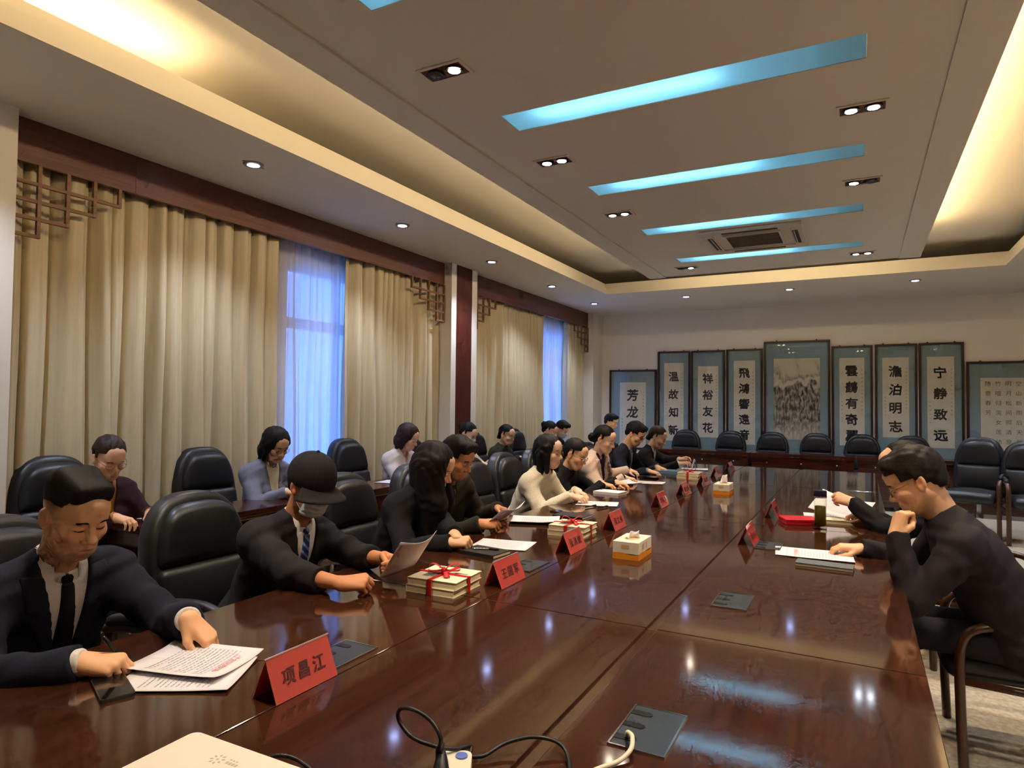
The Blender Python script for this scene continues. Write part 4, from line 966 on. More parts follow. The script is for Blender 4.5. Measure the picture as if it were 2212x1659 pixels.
M_HAIR = mat('black_hair', (19, 15, 13), .62, noise=.5, nscale=40, stretch=(6, 6, .6), bump=.12, bscale=60, spec=.22)
M_HAIRB = mat('brown_hair', (46, 28, 20), .5, noise=.4, nscale=40, stretch=(6, 6, .6), bump=.3, bscale=60, spec=.3)
M_HAIRG = mat('thin_hair', (32, 26, 21), .6, noise=.4, nscale=50, bump=.4, bscale=80, spec=.25)
M_EYE = mat('eye_dark', (16, 12, 10), .25); M_LIP = None
M_WIRE = mat('glasses_wire', (150, 130, 100), .25, .9); M_LENS = glassy('spectacle_lens', (.96, .96, .97))
M_MASK = mat('mask_fabric', (206, 220, 232), .8); M_SHIRT = cloth('white', (228, 222, 214), noise=.04); M_SHOE = mat('black_shoe', (18, 17, 17), .35)
M_TROUSER = cloth('trouser', (28, 27, 30))

SK_M = (242, 186, 140); SK_D = (206, 140, 96); SK_F = (240, 196, 164); SK_T = (232, 180, 140)

def ik(S, Wt, l1, l2, pole):
    d = Wt - S; L = np.linalg.norm(d); mx = (l1 + l2) * .985
    if L > mx: Wt = S + d / L * mx; d = Wt - S; L = mx
    n = d / L; a = (l1 * l1 - l2 * l2 + L * L) / (2 * L); h = math.sqrt(max(l1 * l1 - a * a, 1e-6))
    p = pole - n * (pole @ n); p /= np.linalg.norm(p) + 1e-9
    return S + n * a + p * h, Wt
def nrm(v): v = np.asarray(v, float); return v / (np.linalg.norm(v) + 1e-12)

CURL = {'rest': [(24, 34, 18), (28, 38, 20), (32, 42, 22), (36, 44, 24)], 'pen': [(52, 62, 24), (58, 70, 30), (66, 78, 34), (72, 84, 40)],
        'flat': [(8, 14, 8), (6, 12, 8), (8, 14, 8), (12, 18, 10)], 'hold': [(48, 50, 22), (54, 56, 26), (60, 62, 30), (64, 66, 34)], 'fist': [(66, 84, 44), (70, 90, 48), (74, 92, 50), (78, 92, 52)]}
def hand(W, d, up, side, pose, s=1.0):
    """W wrist, d finger direction, up = back of the hand, side=+1 left hand / -1 right hand; returns soft shapes"""
    x = nrm(d); z = nrm(np.asarray(up) - x * (np.asarray(up) @ x)); y = np.cross(z, x)      # y: left of the hand
    ty = -side                                                                             # thumb of a left hand, palm down, points right (-y)
    def T(p): return W + s * (x * p[0] + y * (p[1] * ty) + z * p[2])
    out = []; mcp = [(.088, .027, .003), (.092, .008, .006), (.087, -.012, .004), (.078, -.029, -.002)]
    ln = [.071, .078, .072, .057]; rad = [.0098, .0102, .0096, .0084]
    wr = [(.0, .014, 0), (.0, .005, .001), (.0, -.006, .001), (.0, -.015, 0)]
    for m, w_, r in zip(mcp, wr, rad): out.append(Cap(T(w_), T(m), .0165 * s, r * 1.22 * s, k=.014))
    out.append(Cap(T((.02, .012, -.008)), T((.075, .012, -.008)), .0135 * s, .011 * s, k=.014)); out.append(Cap(T((.02, -.016, -.006)), T((.065, -.02, -.007)), .0135 * s, .011 * s, k=.014))
    for i, (m, l, r) in enumerate(zip(mcp, ln, rad)):
        p = np.array(m); ang = 0; spread = [.10, .02, -.06, -.14][i]
        for j, (fr, c) in enumerate(zip((.46, .30, .24), CURL[pose][i])):
            ang += math.radians(c); q = p + l * fr * A(math.cos(ang), spread * math.cos(ang), -math.sin(ang))
            out.append(Cap(T(p), T(q), r * (1 - .10 * j) * s, r * (.92 - .12 * j) * s, k=.004 if j == 0 else .003)); p = q
    th = {'rest': [(.02, .024, -.008), (.050, .044, -.020), (.078, .046, -.028), (.098, .040, -.034)], 'pen': [(.02, .024, -.010), (.052, .040, -.026), (.082, .034, -.040), (.102, .022, -.048)],
          'flat': [(.02, .024, -.006), (.048, .050, -.012), (.074, .062, -.014), (.096, .066, -.016)], 'hold': [(.02, .024, -.012), (.054, .040, -.030), (.086, .032, -.038), (.108, .024, -.040)], 'fist': [(.02, .024, -.012), (.05, .036, -.030), (.075, .022, -.044), (.09, .006, -.048)]}[pose]
    for j in range(3): out.append(Cap(T(th[j]), T(th[j + 1]), (.0150, .0112, .0102)[j] * s, (.0115, .0104, .0088)[j] * s, k=(.014, .004, .003)[j]))
    tips = (T(th[3]), T((mcp[0][0] + .05, mcp[0][1], -.03)))
    return out, T

def head_prims(sex, chub=0.0, neck=None):
    w_ = .0 if sex == 'm' else -.003
    P = [Ell((-.014, 0, .036), (.098, .077 + w_, .088), k=0), Ell((.028, 0, -.040), (.064, .060 + w_ + chub * .4, .078), k=.035), Cap((.058, -.012, -.101), (.058, .012, -.101), .020 + chub * .3, k=.03)]
    for s in (-1, 1):
        P += [Cap((-.004, s * (.052 + w_), -.045), (.045, s * (.034 + w_ + chub), -.092), .018 + chub * .5, .016, k=.03), Ell((.056, s * .041, -.026), (.026, .024, .022), k=.025)]
    P += [Cap((.078, -.030, .024), (.078, .030, .024), .013, k=.022), Ell((.058, 0, .055), (.036, .052, .04), k=.03)]
    for s in (-1, 1): P += [Ell((.096, s * .031, .001), (.018, .019, .0135), k=.014, sub=True)]
    for s in (-1, 1): P += [Ell((.073, s * .031, -.001), (.0145, .0165, .0125), k=.004)]
    P += [Cap((.082, 0, .012), (.102, 0, -.026), .0085, .0115, k=.011), Ell((.106, 0, -.031), (.0135, .0135, .0115), k=.006)]
    for s in (-1, 1): P += [Ell((.095, s * .0150, -.037), (.0115, .0088, .0085), k=.005)]
    P += [Ell((.078, 0, -.070), (.018, .028, .020), k=.02), Cap((.089, -.017, -.0665), (.089, .017, -.0665), .0060, k=.005), Cap((.087, -.014, -.0775), (.087, .014, -.0785), .0074, k=.005), Cap((.098, -.022, -.0715), (.098, .022, -.0720), .0036, k=.002, sub=True)]
    for s in (-1, 1):
        R = rotm(-s * .35, 0, 0) @ rotm(0, -.18, 0)
        P += [Ell((-.014, s * .079, -.004), (.020, .0075, .031), R, .005), Ell((-.010, s * .086, .000), (.011, .005, .017), R, .004, sub=True), Ell((-.008, s * .0755, -.028), (.009, .008, .010), None, .006)]
    if neck is not None: P += [Cap((-.022, 0, -.035), neck, .054 if sex == 'm' else .046, .060 if sex == 'm' else .050, k=.03)]
    return P

def hair_prims(style, sex, gd=(0, 0, -1)):
    """(add prims, cut function) in head space"""
    P = []; gd = np.array(gd); G = lambda p, l, dx=0, dy=0: A(*p) + gd * l + A(dx, dy, 0)
    if style in ('buzz',):
        P = [Ell((-.016, 0, .040), (.0990, .0790, .0905), k=0), Box((.004, 0, .103), (.072, .058, .028), .022, rotm(0, .06), k=.03), Box((-.055, 0, .088), (.045, .062, .035), .03, rotm(0, -.3), k=.03)]
    elif style == 'short':
        P = [Ell((-.018, 0, .044), (.108, .087, .096), k=0), Box((.018, 0, .098), (.075, .064, .030), .028, rotm(0, .12), k=.03), Cap((.05, -.04, .105), (.06, .045, .10), .022, k=.02), Ell((-.075, 0, -.01), (.035, .062, .055), k=.02)]
    elif style == 'bald':
        P = [Ell((-.022, 0, .040), (.100, .084, .093), k=0), Ell((-.08, 0, -.01), (.035, .060, .05), k=.02)]
    elif style in ('pony', 'bun', 'low'):
        P = [Ell((-.020, 0, .042), (.107, .0865, .096), k=0), Ell((-.085, 0, -.01), (.035, .055, .055), k=.02)]
        if style == 'pony': P += [Ell((-.128, 0, .045), (.03, .035, .035), k=.01), Cap((-.135, 0, .03), G((-.14, .01, .03), .15), .030, .016, k=.02)]
        if style == 'bun': P += [Ell((-.125, .0, -.02), (.04, .048, .046), k=.008)]
        if style == 'low': P += [Ell((-.10, .0, -.055), (.03, .045, .045), k=.01), Cap((-.105, 0, -.06), G((-.105, .01, -.06), .15), .028, .016, k=.02)]
    elif style == 'bob':
        P = [Ell((-.022, 0, .040), (.116, .101, .103), k=0), Ell((-.058, 0, -.055), (.074, .096, .088), k=.03)]
        for s in (-1, 1): P += [Cap((.020, s * .076, .035), (.010, s * .080, -.105), .024, .018, k=.02), Cap((-.04, s * .074, -.06), (-.04, s * .070, -.125), .030, .020, k=.02)]
    elif style == 'shoulder':
        P = [Ell((-.020, 0, .040), (.112, .094, .099), k=0), Cap((-.070, 0, -.02), G((-.07, 0, -.02), .15), .070, .052, k=.03)]
        for s in (-1, 1): P += [Cap((.020, s * .078, .04), G((.022, s * .078, .02), .16), .026, .020, k=.02), Cap((-.03, s * .076, -.02), G((-.035, s * .074, -.04), .14), .034, .026, k=.02)]
    elif style == 'long':
        P = [Ell((-.020, 0, .042), (.112, .095, .100), k=0), Cap((-.06, 0, -.02), G((-.075, 0, -.02), .40), .075, .055, k=.03)]
        for s in (-1, 1): P += [Cap((.025, s * .078, .05), G((.048, s * .080, .02), .20), .030, .034, k=.05), Cap(G((.048, s * .080, .02), .18), G((.035, s * .075, .02), .42), .034, .018, k=.05), Cap((-.03, s * .074, .0), G((-.015, s * .074, -.03), .38), .046, .030, k=.05)]
    if style in ('bob', 'shoulder', 'long'): P += [Ell((-.020, s * .076, -.006), (.042, .022, .055), None, .02) for s in (-1, 1)]
    if style == 'crop':
        P = [Ell((-.018, 0, .040), (.103, .082, .092), k=0), Ell((-.075, 0, -.01), (.033, .060, .055), k=.02)]
    return P
def hair_cut(style, g):
    x, y, z = g.xyz(); ay = np.abs(y)
    if style == 'buzz':      # hairline high and square, shaved sides
        c = np.maximum(x - (.074 + .1 * (z - .06)), .052 + .32 * np.maximum(-x, 0) * 0 - z - .25 * np.minimum(x + .02, 0) * 0)
        lowl = .050 - .35 * (-x - .01) * (x < -.01); c = np.maximum(x - .080, np.where(x < -.01, lowl * 1.0 - z, .048 - z)); c = np.where((x > .045), np.maximum(c, .070 - z), c)
    elif style == 'short': c = np.maximum(x - .088, np.where(x > .048, .062 + .25 * (.06 - ay) * 0 - z, np.where(x > .0, .022 - z, -.052 + .0 * z - z)))
    elif style == 'crop': c = np.maximum(np.maximum(x - .012, -.05 - z), z - .045)
    elif style == 'bald': c = np.maximum(np.maximum(x - (.030 - .25 * ay), np.where(x > -.005, .02 - z, -.055 - z)), -.06 - z)
    elif style in ('pony', 'bun', 'low'):
        hl = .050 + .030 * np.cos(np.clip(ay / .075, 0, 1) * math.pi / 2)          # rounded hairline
        c = np.where(x > .010, hl - z, np.where(x > -.03, .010 - z + (x < -.005) * .04, -.075 - z)); c = np.maximum(c, x - .11)
    else:
        # face opening: parted fringe sweeping from the middle to the temples
        face = np.maximum(np.maximum(.012 - x, ay - (.056 + (.10 if style != 'long' else -.02) * np.maximum(.02 - z, 0))), z - (.092 - .55 * ay)); face = np.maximum(face, -.3 - z)
        c = -face
    return np.broadcast_to(c, g.d.shape)

def person(label, cloth_label, loc, rz, head, pitch=.4, yaw=0., roll=0., sex='m', skin=None, hair='short', hmat=None, top='jacket', tcol=None, scol=None, tie=None,
           hands=(None, None), res=.006, mask=False, glasses=False, cap=False, pelvis=(0, 0, .56), bulk=1.0, chub=0.0, poles=None, legs=True, neckline=.16, width=1.0, eyes=True, lapel=True, zipper=False, knee=.42, head_s=1.0, collar=None, sleeve=.0):
    """local frame: x forward, y to the person's left; head and hands given in world space. hands: (left, right) dicts(w, d, up, pose)"""
    rg = np.random.default_rng(abs(hash(label)) % 1000 if False else len(label) * 7 + int(abs(loc[1]) * 10))
    root = tag(empty('person', (loc[0], loc[1], 0), rz), label, 'person', 'people at the meeting'); cz_, sz_ = math.cos(-rz), math.sin(-rz)
    def L_(p): dx, dy = p[0] - loc[0], p[1] - loc[1]; return A(cz_ * dx - sz_ * dy, sz_ * dx + cz_ * dy, p[2])
    def D_(v): return A(cz_ * v[0] - sz_ * v[1], sz_ * v[0] + cz_ * v[1], v[2])
    f = 1.0 if sex == 'm' else .93
    Hc = L_(head); Rh = rotm(yaw, pitch, roll); Pel = np.array(pelvis, float)
    base = Hc + rotm(yaw * .5, pitch * .55, roll * .5) @ A(-.058, 0, -.176 * f)          # neck base
    spine = base - Pel; dn = -nrm(spine); lat = nrm(A(0, 1, 0) - dn * dn[1]); fw = np.cross(lat, -dn); fw = nrm(fw)
    lat = np.cross(-dn, fw); R = np.stack([fw, lat, -dn], 1); L = np.linalg.norm(spine)
    sw = .185 * f * width
    Sh = {s: base + dn * .080 + lat * (s * sw) + fw * .005 for s in (1, -1)}
    chest = base + dn * (L * .36); belly = base + dn * (L * .70)
    core = [Ell(Pel + A(0, 0, -.02), (.14 * bulk, .175 * f * bulk, .12), k=0), Ell(belly + fw * .01, (.115 * bulk, .158 * f * bulk, L * .34), R, .06), Ell(chest, (.108 * bulk, .170 * f * width, L * .36), R, .06),
            Cap(Sh[1] - lat * .045 - dn * .01, Sh[-1] + lat * .045 - dn * .01, .056 * f, k=.06), Cap(base + dn * .0, base + dn * .14, .058, .08, k=.04)]
    if sex == 'f': core += [Ell(base + dn * .21 + fw * .085 + lat * s * .075, (.05, .062, .06), R, .05) for s in (1, -1)]
    for s in (1, -1): core += [Cap(base + dn * .012 + lat * s * .03, Sh[s] - lat * s * .02 - dn * .012, .042, .050, k=.06)]
    arms = {}
    for s, hd in zip((1, -1), hands):
        if hd is None: hd = dict(w=None)
        if hd.get('w') is None: Wt = Pel + A(.30, s * .13, .05)
        else: Wt = L_(hd['w'])
        pole = A(-.25, s * .55, -.8) if hd.get('pole') is None else D_(np.array(hd['pole'], float))
        E, W = ik(Sh[s], Wt, .285 * f, .255 * f, pole); arms[s] = (E, W, hd)
    def arm_prims(off, end=.0, cut=True):
        out = []
        for s in (1, -1):
            E, W, hd = arms[s]; dW = nrm(W - E); We = W - dW * end
            out += [Cap(Sh[s] - lat * s * .012, E, (.056 * f * bulk ** .5 + off), .046 * f + off, k=.035), Cap(E, We, .046 * f + off, .034 * f + off, k=.02, cut=cut)]
        return out
    # ---- clothing field
    cut_end = {'jacket': .012, 'coat': .012, 'sweater': .0, 'shirt': .005}.get(top, .0) + sleeve
    g = Grid(core + arm_prims(.006, cut_end), res, pad=.035); ga = g.d; g.d = np.full_like(ga, .15)
    for q in core: g.add(q)
    dcore = g.d; g.d = ga; g.d = np.full_like(ga, .15)
    for q in arm_prims(.006, cut_end): g.add(q)
    darm = g.d; g.d = dcore
    x, y, z = g.xyz(); bx, by, bz = x - base[0], y - base[1], z - base[2]
    u = bx * lat[0] + by * lat[1] + bz * lat[2]; sdn = bx * dn[0] + by * dn[1] + bz * dn[2]; fwd = bx * fw[0] + by * fw[1] + bz * fw[2]
    fold = np.sin(31 * sdn + 17 * u + 3 * np.sin(23 * fwd + 5)) * np.sin(19 * fwd + 11 * u + 2 * np.sin(27 * sdn)) * (.0045 if sex == 'm' else .004)
    hw = Hc - base; 
    neck_axis = nrm(hw); ra = bx * neck_axis[0] + by * neck_axis[1] + bz * neck_axis[2]; rr = np.sqrt(np.maximum(bx * bx + by * by + bz * bz - ra * ra, 0))
    nr = .056 if sex == 'm' else .049
    bot = .40 - z                                                       # hem
    outer = dcore - .010 + fold; oarm = darm - .008 + fold * 1.3
    def sleeves(d): return smin(d, oarm, .05)
    kids = []
    def skin_obj(d, name, mt, lab=None):
        V, Q = surface(d.astype(f4), g.lo, res)
        if len(Q) == 0: return None
        o = link(name, np_mesh(name, V, Q, mt), root)
        if lab: o['label'] = lab
        return o
    au = np.abs(u)
    if top in ('jacket', 'coat'):
        Lv = neckline + .16; v = (au - (.052 * (1 - sdn / Lv) + .012)) * .85; vreg = np.maximum(v, .02 - fwd); vreg = np.maximum(vreg, sdn - Lv)
        ring = np.maximum(rr - nr - .006, -ra - .05)
        jd = smax(np.maximum(np.maximum(outer, -vreg), bot), -ring, .008)
        seam = np.maximum(np.maximum(au - .004, .02 - fwd), Lv - sdn); jd = np.maximum(jd, -np.maximum(seam, -(outer + .006))); jd = sleeves(jd)
        jk = skin_obj(jd, top, tcol, cloth_label)
        if lapel:
            wl = np.where(sdn < .10, .050, .050 * np.clip((Lv - sdn) / (Lv - .10), 0, 1)) - .018 * ((sdn > .085) & (sdn < .10))
            lp = np.maximum(np.maximum(np.maximum(outer - .006, -v), v - wl), np.maximum(.0 - fwd, np.maximum(-.01 - sdn, sdn - Lv))); lp = smax(lp, -ring, .004)
            for s in (1, -1):
                V, Q = surface(np.maximum(lp, .003 - s * u).astype(f4), g.lo, res)
                if len(Q): link('lapel', np_mesh('lapel', V, Q, tcol), jk)
        inner = g.d - .001; nk_ = np.maximum(np.maximum(np.maximum(rr - nr - .024, -ra - .040), au - .034 * np.clip((.0 + ra + .055) / .05, 0, 1)), -fwd); sd = np.maximum(np.maximum(smax(inner, -nk_, .004), -np.maximum(rr - nr - .001, -ra - .03)), np.maximum(sdn - Lv - .05, np.maximum(au - .10, -.02 - fwd)))
        sh = skin_obj(sd, 'shirt', scol or M_SHIRT)
        if tie is not None:
            wt = .016 + .022 * np.clip(sdn / .35, 0, 1); td = np.maximum(np.maximum(inner - .007, au - wt), np.maximum(np.maximum(.02 - sdn, sdn - Lv - .10), .02 - fwd))
            to = skin_obj(td, 'tie', tie, 'tie')
            kc = base + dn * .018 + fw * (.058 + .012); V, Q = soft([Box(kc, (.012, .017, .018), .008, R)], min(res, .004)); link('tie_knot', np_mesh('tie_knot', V, Q, tie), to)
    else:
        ring = np.maximum(rr - nr - (.004 if top == 'turtle' else .010), -ra - .04)
        if top == 'shirt':
            v = (au - (.040 * (1 - sdn / .13) + .004)); vreg = np.maximum(np.maximum(v, .02 - fwd), sdn - .13); outer = np.maximum(outer, -vreg)
        jd = sleeves(smax(np.maximum(outer, bot), -ring, .006))
        jk = skin_obj(jd, {'sweater': 'sweater', 'turtle': 'sweater', 'shirt': 'shirt', 'plain': 'jacket'}.get(top, 'top'), tcol, cloth_label)
        if zipper:
            zd = np.maximum(np.maximum(outer - .004, au - .005), np.maximum(.03 - fwd, -.0 - sdn)); skin_obj(np.maximum(zd, sdn - .45), 'zip', M_WIRE)
    # collar
    cm = collar if collar is not None else (scol or M_SHIRT if top in ('jacket', 'coat') else tcol)
    cr = .003 if res < .0065 else min(res, .005); c0 = base - neck_axis * .012; N_ = neck_axis
    gp = Grid([Cap(c0 - N_ * .03, c0 + N_ * .05, nr + .03, k=0)], cr, .02)
    X, Y, Z = gp.xyz(); qx, qy, qz = X - base[0], Y - base[1], Z - base[2]; ra2 = qx * N_[0] + qy * N_[1] + qz * N_[2]; rr2 = np.sqrt(np.maximum(qx * qx + qy * qy + qz * qz - ra2 ** 2, 0))
    fx = nrm(fw - N_ * (fw @ N_)); fc = (qx * fx[0] + qy * fx[1] + qz * fx[2]) / np.maximum(rr2, 1e-4); uc = qx * lat[0] + qy * lat[1] + qz * lat[2]
    fcc = np.clip(fc, 0, 1)
    if top in ('turtle', 'sweater'):
        cd = np.maximum(np.maximum(np.abs(rr2 - (nr + .008)) - .007, ra2 - (.045 if top == 'turtle' else .012)), -.03 - ra2)
    else:
        hgt = .040 - .026 * fcc; low_ = -.012 - .048 * fcc ** 2
        rf = nr + .006 + np.clip(hgt - ra2, 0, .09) * .50
        cd = np.maximum(np.maximum(np.abs(rr2 - rf) - .0052, ra2 - hgt), low_ - ra2)
        cd = np.maximum(cd, np.where(fc > .2, .003 + np.clip(hgt - ra2, 0, .1) * .42 - np.abs(uc), -.1))
    V, Q = surface(cd.astype(f4), gp.lo, cr)
    if len(Q): link('collar', np_mesh('collar', V, Q, cm), jk if jk else root)
    # cuffs
    if top in ('jacket', 'coat') and (scol is not False) and sleeve < .03:
        for s in (1, -1):
            E, W, hd = arms[s]; dW = nrm(W - E); V, Q = soft([Cap(W - dW * .05, W + dW * .010, .036 * f, .0355 * f, k=0, cut=True)], min(res, .005)); link('cuff', np_mesh('cuff', V, Q, scol or M_SHIRT), root)
    # ---- body: head, neck, trunk, arms, hands in one skin
    VV, QQ, CC = [], [], []; n0 = 0
    base_c = np.array(lin(skin or (SK_M if sex == 'm' else SK_F)))
    def push(V, Q, C):
        nonlocal n0
        VV.append(V); QQ.append(Q + n0); CC.append(C); n0 += len(V)
    V, Q = soft([Ell(p.c, p.r - .022, p.R, p.k) if isinstance(p, Ell) else Cap(p.a, p.b, max(.012, p.ra - .022), max(.012, p.rb - .022), p.k) for p in core] + arm_prims(-.012, 0, False), .013)
    push(V, Q, np.tile(np.append(base_c, 1), (len(V), 1)))
    hr = min(.004, max(.0026, res * .5)) if res < .007 else .005
    nk = Rh.T @ (base + dn * .05 - Hc) / head_s
    HP = head_prims(sex, chub, nk); gh = Grid(HP, hr); V, Q = gh.skin()
    C = np.tile(base_c, (len(V), 1)); lx, ly, lz = V.T
    lips = np.exp(-(((lz + .072) / .010) ** 2 + (ly / .022) ** 2)) * (lx > .074); C = C * (1 - .55 * lips[:, None]) + lips[:, None] * .55 * np.array(lin((168, 78, 70) if sex == 'f' else (150, 82, 68)))
    blush = np.exp(-(((lz + .03) / .022) ** 2 + ((np.abs(ly) - .045) / .02) ** 2)) * (lx > .03); C *= 1 + blush[:, None] * np.array([.05, -.10, -.10])
    ear = np.exp(-(((lx + .012) / .02) ** 2 + ((np.abs(ly) - .085) / .008) ** 2 + ((lz) / .03) ** 2)); C *= 1 + ear[:, None] * np.array([.05, -.12, -.12])
    if hair == 'buzz':       # close-shaved sides
        sh_ = np.clip((lz + .005) / .05, 0, 1) * np.clip((.040 - lx) / .03, 0, 1) * .75; C = C * (1 - sh_[:, None]) + sh_[:, None] * np.array(lin((60, 44, 36)))
    if sex == 'm':
        st = np.clip((-.06 - lz) / .03, 0, 1) * .22; C *= (1 - st[:, None] * np.array([1, .9, .8]))
    push(Hc + (Rh @ (V * head_s).T).T, Q, np.c_[C, np.ones(len(V))])
    Ts = {}
    for s in (1, -1):
        E, W, hd = arms[s]; dW = nrm(W - E)
        hdv = D_(np.array(hd['d'], float)) if hd.get('d') is not None else dW; upv = D_(np.array(hd['up'], float)) if hd.get('up') is not None else A(0, 0, 1)
        P, T = hand(W + dW * .004, hdv, upv, s, hd.get('pose', 'rest'), f * 1.0); Ts[s] = T
        fr_ = Cap(W - dW * .17, W + dW * .008, .036 * f, .0235 * f, k=.012) if sleeve > .03 else Cap(W - dW * .07, W + dW * .008, .028 * f, .0235 * f, k=.012)
        V, Q = soft([fr_] + P, hr if res < .007 else .0045); push(V, Q, np.tile(np.append(base_c * [1, .97, .95], 1), (len(V), 1)))
    link('body', np_mesh('body', np.concatenate(VV), np.concatenate(QQ), M_SKIN, col=np.concatenate(CC)), root)
    # ---- hair, features
    Mh = Matrix([[*(Rh[0] * head_s), Hc[0]], [*(Rh[1] * head_s), Hc[1]], [*(Rh[2] * head_s), Hc[2]], [0, 0, 0, 1]])
    def hput(name, me, parent=root): me.transform(Mh); return link(name, me, parent)
    hm = hmat or M_HAIR
    if hair:
        hp = hair_prims(hair, sex, Rh.T @ A(0, 0, -1)); ghr = Grid(hp, max(hr, .0032)); X, Y, Z = ghr.xyz()
        strands = .0016 * np.sin(190 * (Y + .25 * X) + 6 * np.sin(20 * Z)) + .0012 * np.sin(110 * (X - .4 * Y) + 4 * np.sin(31 * Z + 3))
        if hair == 'buzz': strands = strands * .25
        hd_ = smax(ghr.d + strands, hair_cut(hair, ghr), .006); V, Q = surface(hd_.astype(f4), ghr.lo, ghr.res)
        hput('hair', np_mesh('hair', V, Q, hm))
    if eyes:
        bl = .0042 if sex == 'm' else .0028
        for s in (-1, 1): hput('eyebrow', MB().tube(spline([(.0925, s * .013, .0215), (.0935, s * .028, .0260), (.0845, s * .047, .0210)], 4), [.0012] + [bl] * 7 + [.0010], 6).mesh('eyebrow', M_EYE, True))
        for s in (-1, 1): hput('eyelash', MB().tube(spline([(.0850, s * .0175, -.0055), (.0878, s * .031, -.0062), (.0800, s * .0450, -.0040)], 4), [.0006] + [.0017] * 7 + [.0006], 6).mesh('eyelash', M_EYE, True))
    if glasses:
        go = empty('glasses', (0, 0, 0), 0, root)
        for s in (-1, 1):
            ring_ = [(.103 - .010 * abs(math.cos(a)) * 0 - .006 * (math.cos(a) * s > 0), s * .033 + .024 * math.cos(a), -.002 + .0175 * math.sin(a)) for a in np.linspace(0, 2 * math.pi, 17)[:-1]]
            o = MB().tube(ring_, .0013, 5, True).mesh('rim', M_WIRE, True); hput('rim', o, go)
            m = MB(); m.prism([(q[1], q[2]) for q in ring_], .1, .1008, M=Matrix(((0, 0, 1, 0), (1, 0, 0, 0), (0, 1, 0, 0), (0, 0, 0, 1)))); hput('lens', m.mesh('lens', M_LENS), go)
            hput('temple', MB().tube([(.097, s * .057, .004), (.06, s * .075, .006), (-.005, s * .083, .010)], .0014, 5).mesh('temple', M_WIRE, True), go)
        hput('bridge', MB().tube([(.103, -.010, .002), (.107, 0, .005), (.103, .010, .002)], .0013, 5).mesh('bridge', M_WIRE, True), go)
    if mask:
        X, Y, Z = gh.xyz(); md = np.maximum(np.maximum(gh.d - .0055 + .0012 * np.sin(Z * 330), Z + .008 - .15 * (np.abs(Y)) * 0), np.maximum(-.112 - Z, .030 - X)); md = np.maximum(md, np.abs(Y) - .062)
        V, Q = surface(md.astype(f4), gh.lo, gh.res); mo = hput('mask', np_mesh('mask', V, Q, M_MASK))
        for s in (-1, 1):
            hput('ear_loop', MB().tube(spline([(.035, s * .066, -.022), (.01, s * .082, .012), (-.022, s * .086, .014), (-.034, s * .082, -.005), (-.02, s * .078, -.03), (.038, s * .060, -.09)], 4), .0016, 5).mesh('ear_loop', M_MASK, True), mo)
    if cap:
        gp = [Ell((-.010, 0, .046), (.120, .093, .102), k=0), Ell((.0, 0, .080), (.085, .07, .068), k=.03)]
        gc = Grid(gp, hr); X, Y, Z = gc.xyz(); cd = np.maximum(gc.d + .0008 * np.cos(np.arctan2(Y + 0 * X, X + .018 + 0 * Y) * 6) ** 16, .008 - Z - .16 * np.minimum(X, 0))
        V, Q = surface(cd.astype(f4), gc.lo, hr); co = hput('cap_crown', np_mesh('cap_crown', V, Q, M_CAP))
        def brim(u_, v_):
            a = (u_ - .5) * 2.2; r0 = .097; r1 = r0 + .066 * (math.cos(a * .62) ** .6); r = r0 + (r1 - r0) * v_
            return (-.018 + (r * 1.17) * math.cos(a), r * .98 * math.sin(a), .026 - .030 * v_ - .22 * (r * math.sin(a)) ** 2 / .09 * .4)
        b_ = MB().sheet(brim, 22, 6).mesh('cap_brim', M_CAP, True); bo = hput('cap_brim', b_, co); md = bo.modifiers.new('thickness', 'SOLIDIFY'); md.thickness = .004
        hput('cap_button', MB().lathe([(.002, .152), (.009, .155), (.006, .162), (.002, .163)], (-.012, 0, 0), 10).mesh('cap_button', M_CAP, True), co)
    # ---- trousers and shoes
    if legs:
        lp = [Ell(Pel + A(-.02, 0, -.03), (.15, .18 * f, .11), k=0)]
        for s in (1, -1):
            K = Pel + A(knee, s * .10, -.02); An = A(K[0] - .02, s * .11, .09); lp += [Cap(Pel + A(.02, s * .085, -.03), K, .082 * f, .062, k=.05), Cap(K, An, .060, .046, k=.03)]
            V, Q = soft([Cap(An + A(-.02, 0, -.045), An + A(.15, s * .01, -.055), .040, .034, k=.01), Ell(An + A(.0, 0, -.02), (.05, .042, .05), None, .02)], .009); V[:, 2] = np.maximum(V[:, 2], .002); link('shoe', np_mesh('shoe', V, Q, M_SHOE), root)
        V, Q = soft(lp, .014); link('trousers', np_mesh('trousers', V, Q, M_TROUSER), root)
    return root, {k: (lambda p, T=T: Vector((loc[0], loc[1], 0)) + Matrix.Rotation(rz, 3, 'Z') @ Vector(T(p))) for k, T in Ts.items()}
M_CAP = cloth('cap', (36, 34, 34))
def dirv(a, down=.2): return (math.cos(a), math.sin(a), -down)
NAVY = cloth('navy', (26, 28, 42)); CHAR = cloth('charcoal', (34, 32, 32)); BLK = cloth('black', (22, 21, 23)); OLIVE = cloth('olive', (46, 42, 32)); CREAM = cloth('cream_wool', (222, 208, 180), bump=.5, bs=260)
PINK = cloth('pink', (216, 188, 168)); GREYB = cloth('grey_blue', (128, 130, 146), bump=.5, bs=260); BURG = cloth('burgundy', (64, 34, 44)); WHITE2 = cloth('white_shirt', (224, 212, 206), noise=.05)
CAMO = mat('cloth_camo', (66, 62, 44), .9, rgb2=(28, 28, 22), nscale=16); ORANGE = cloth('orange', (170, 66, 38)); BLUET = mat('blue_tie', (44, 62, 130), .5, rgb2=(120, 140, 190), nscale=30, stretch=(1, 1, 1)); BLKT = cloth('black_tie', (20, 18, 20)); GREYT = cloth('grey_tie', (110, 108, 116))
DKBROWN = cloth('dark_jacket', (36, 30, 32))
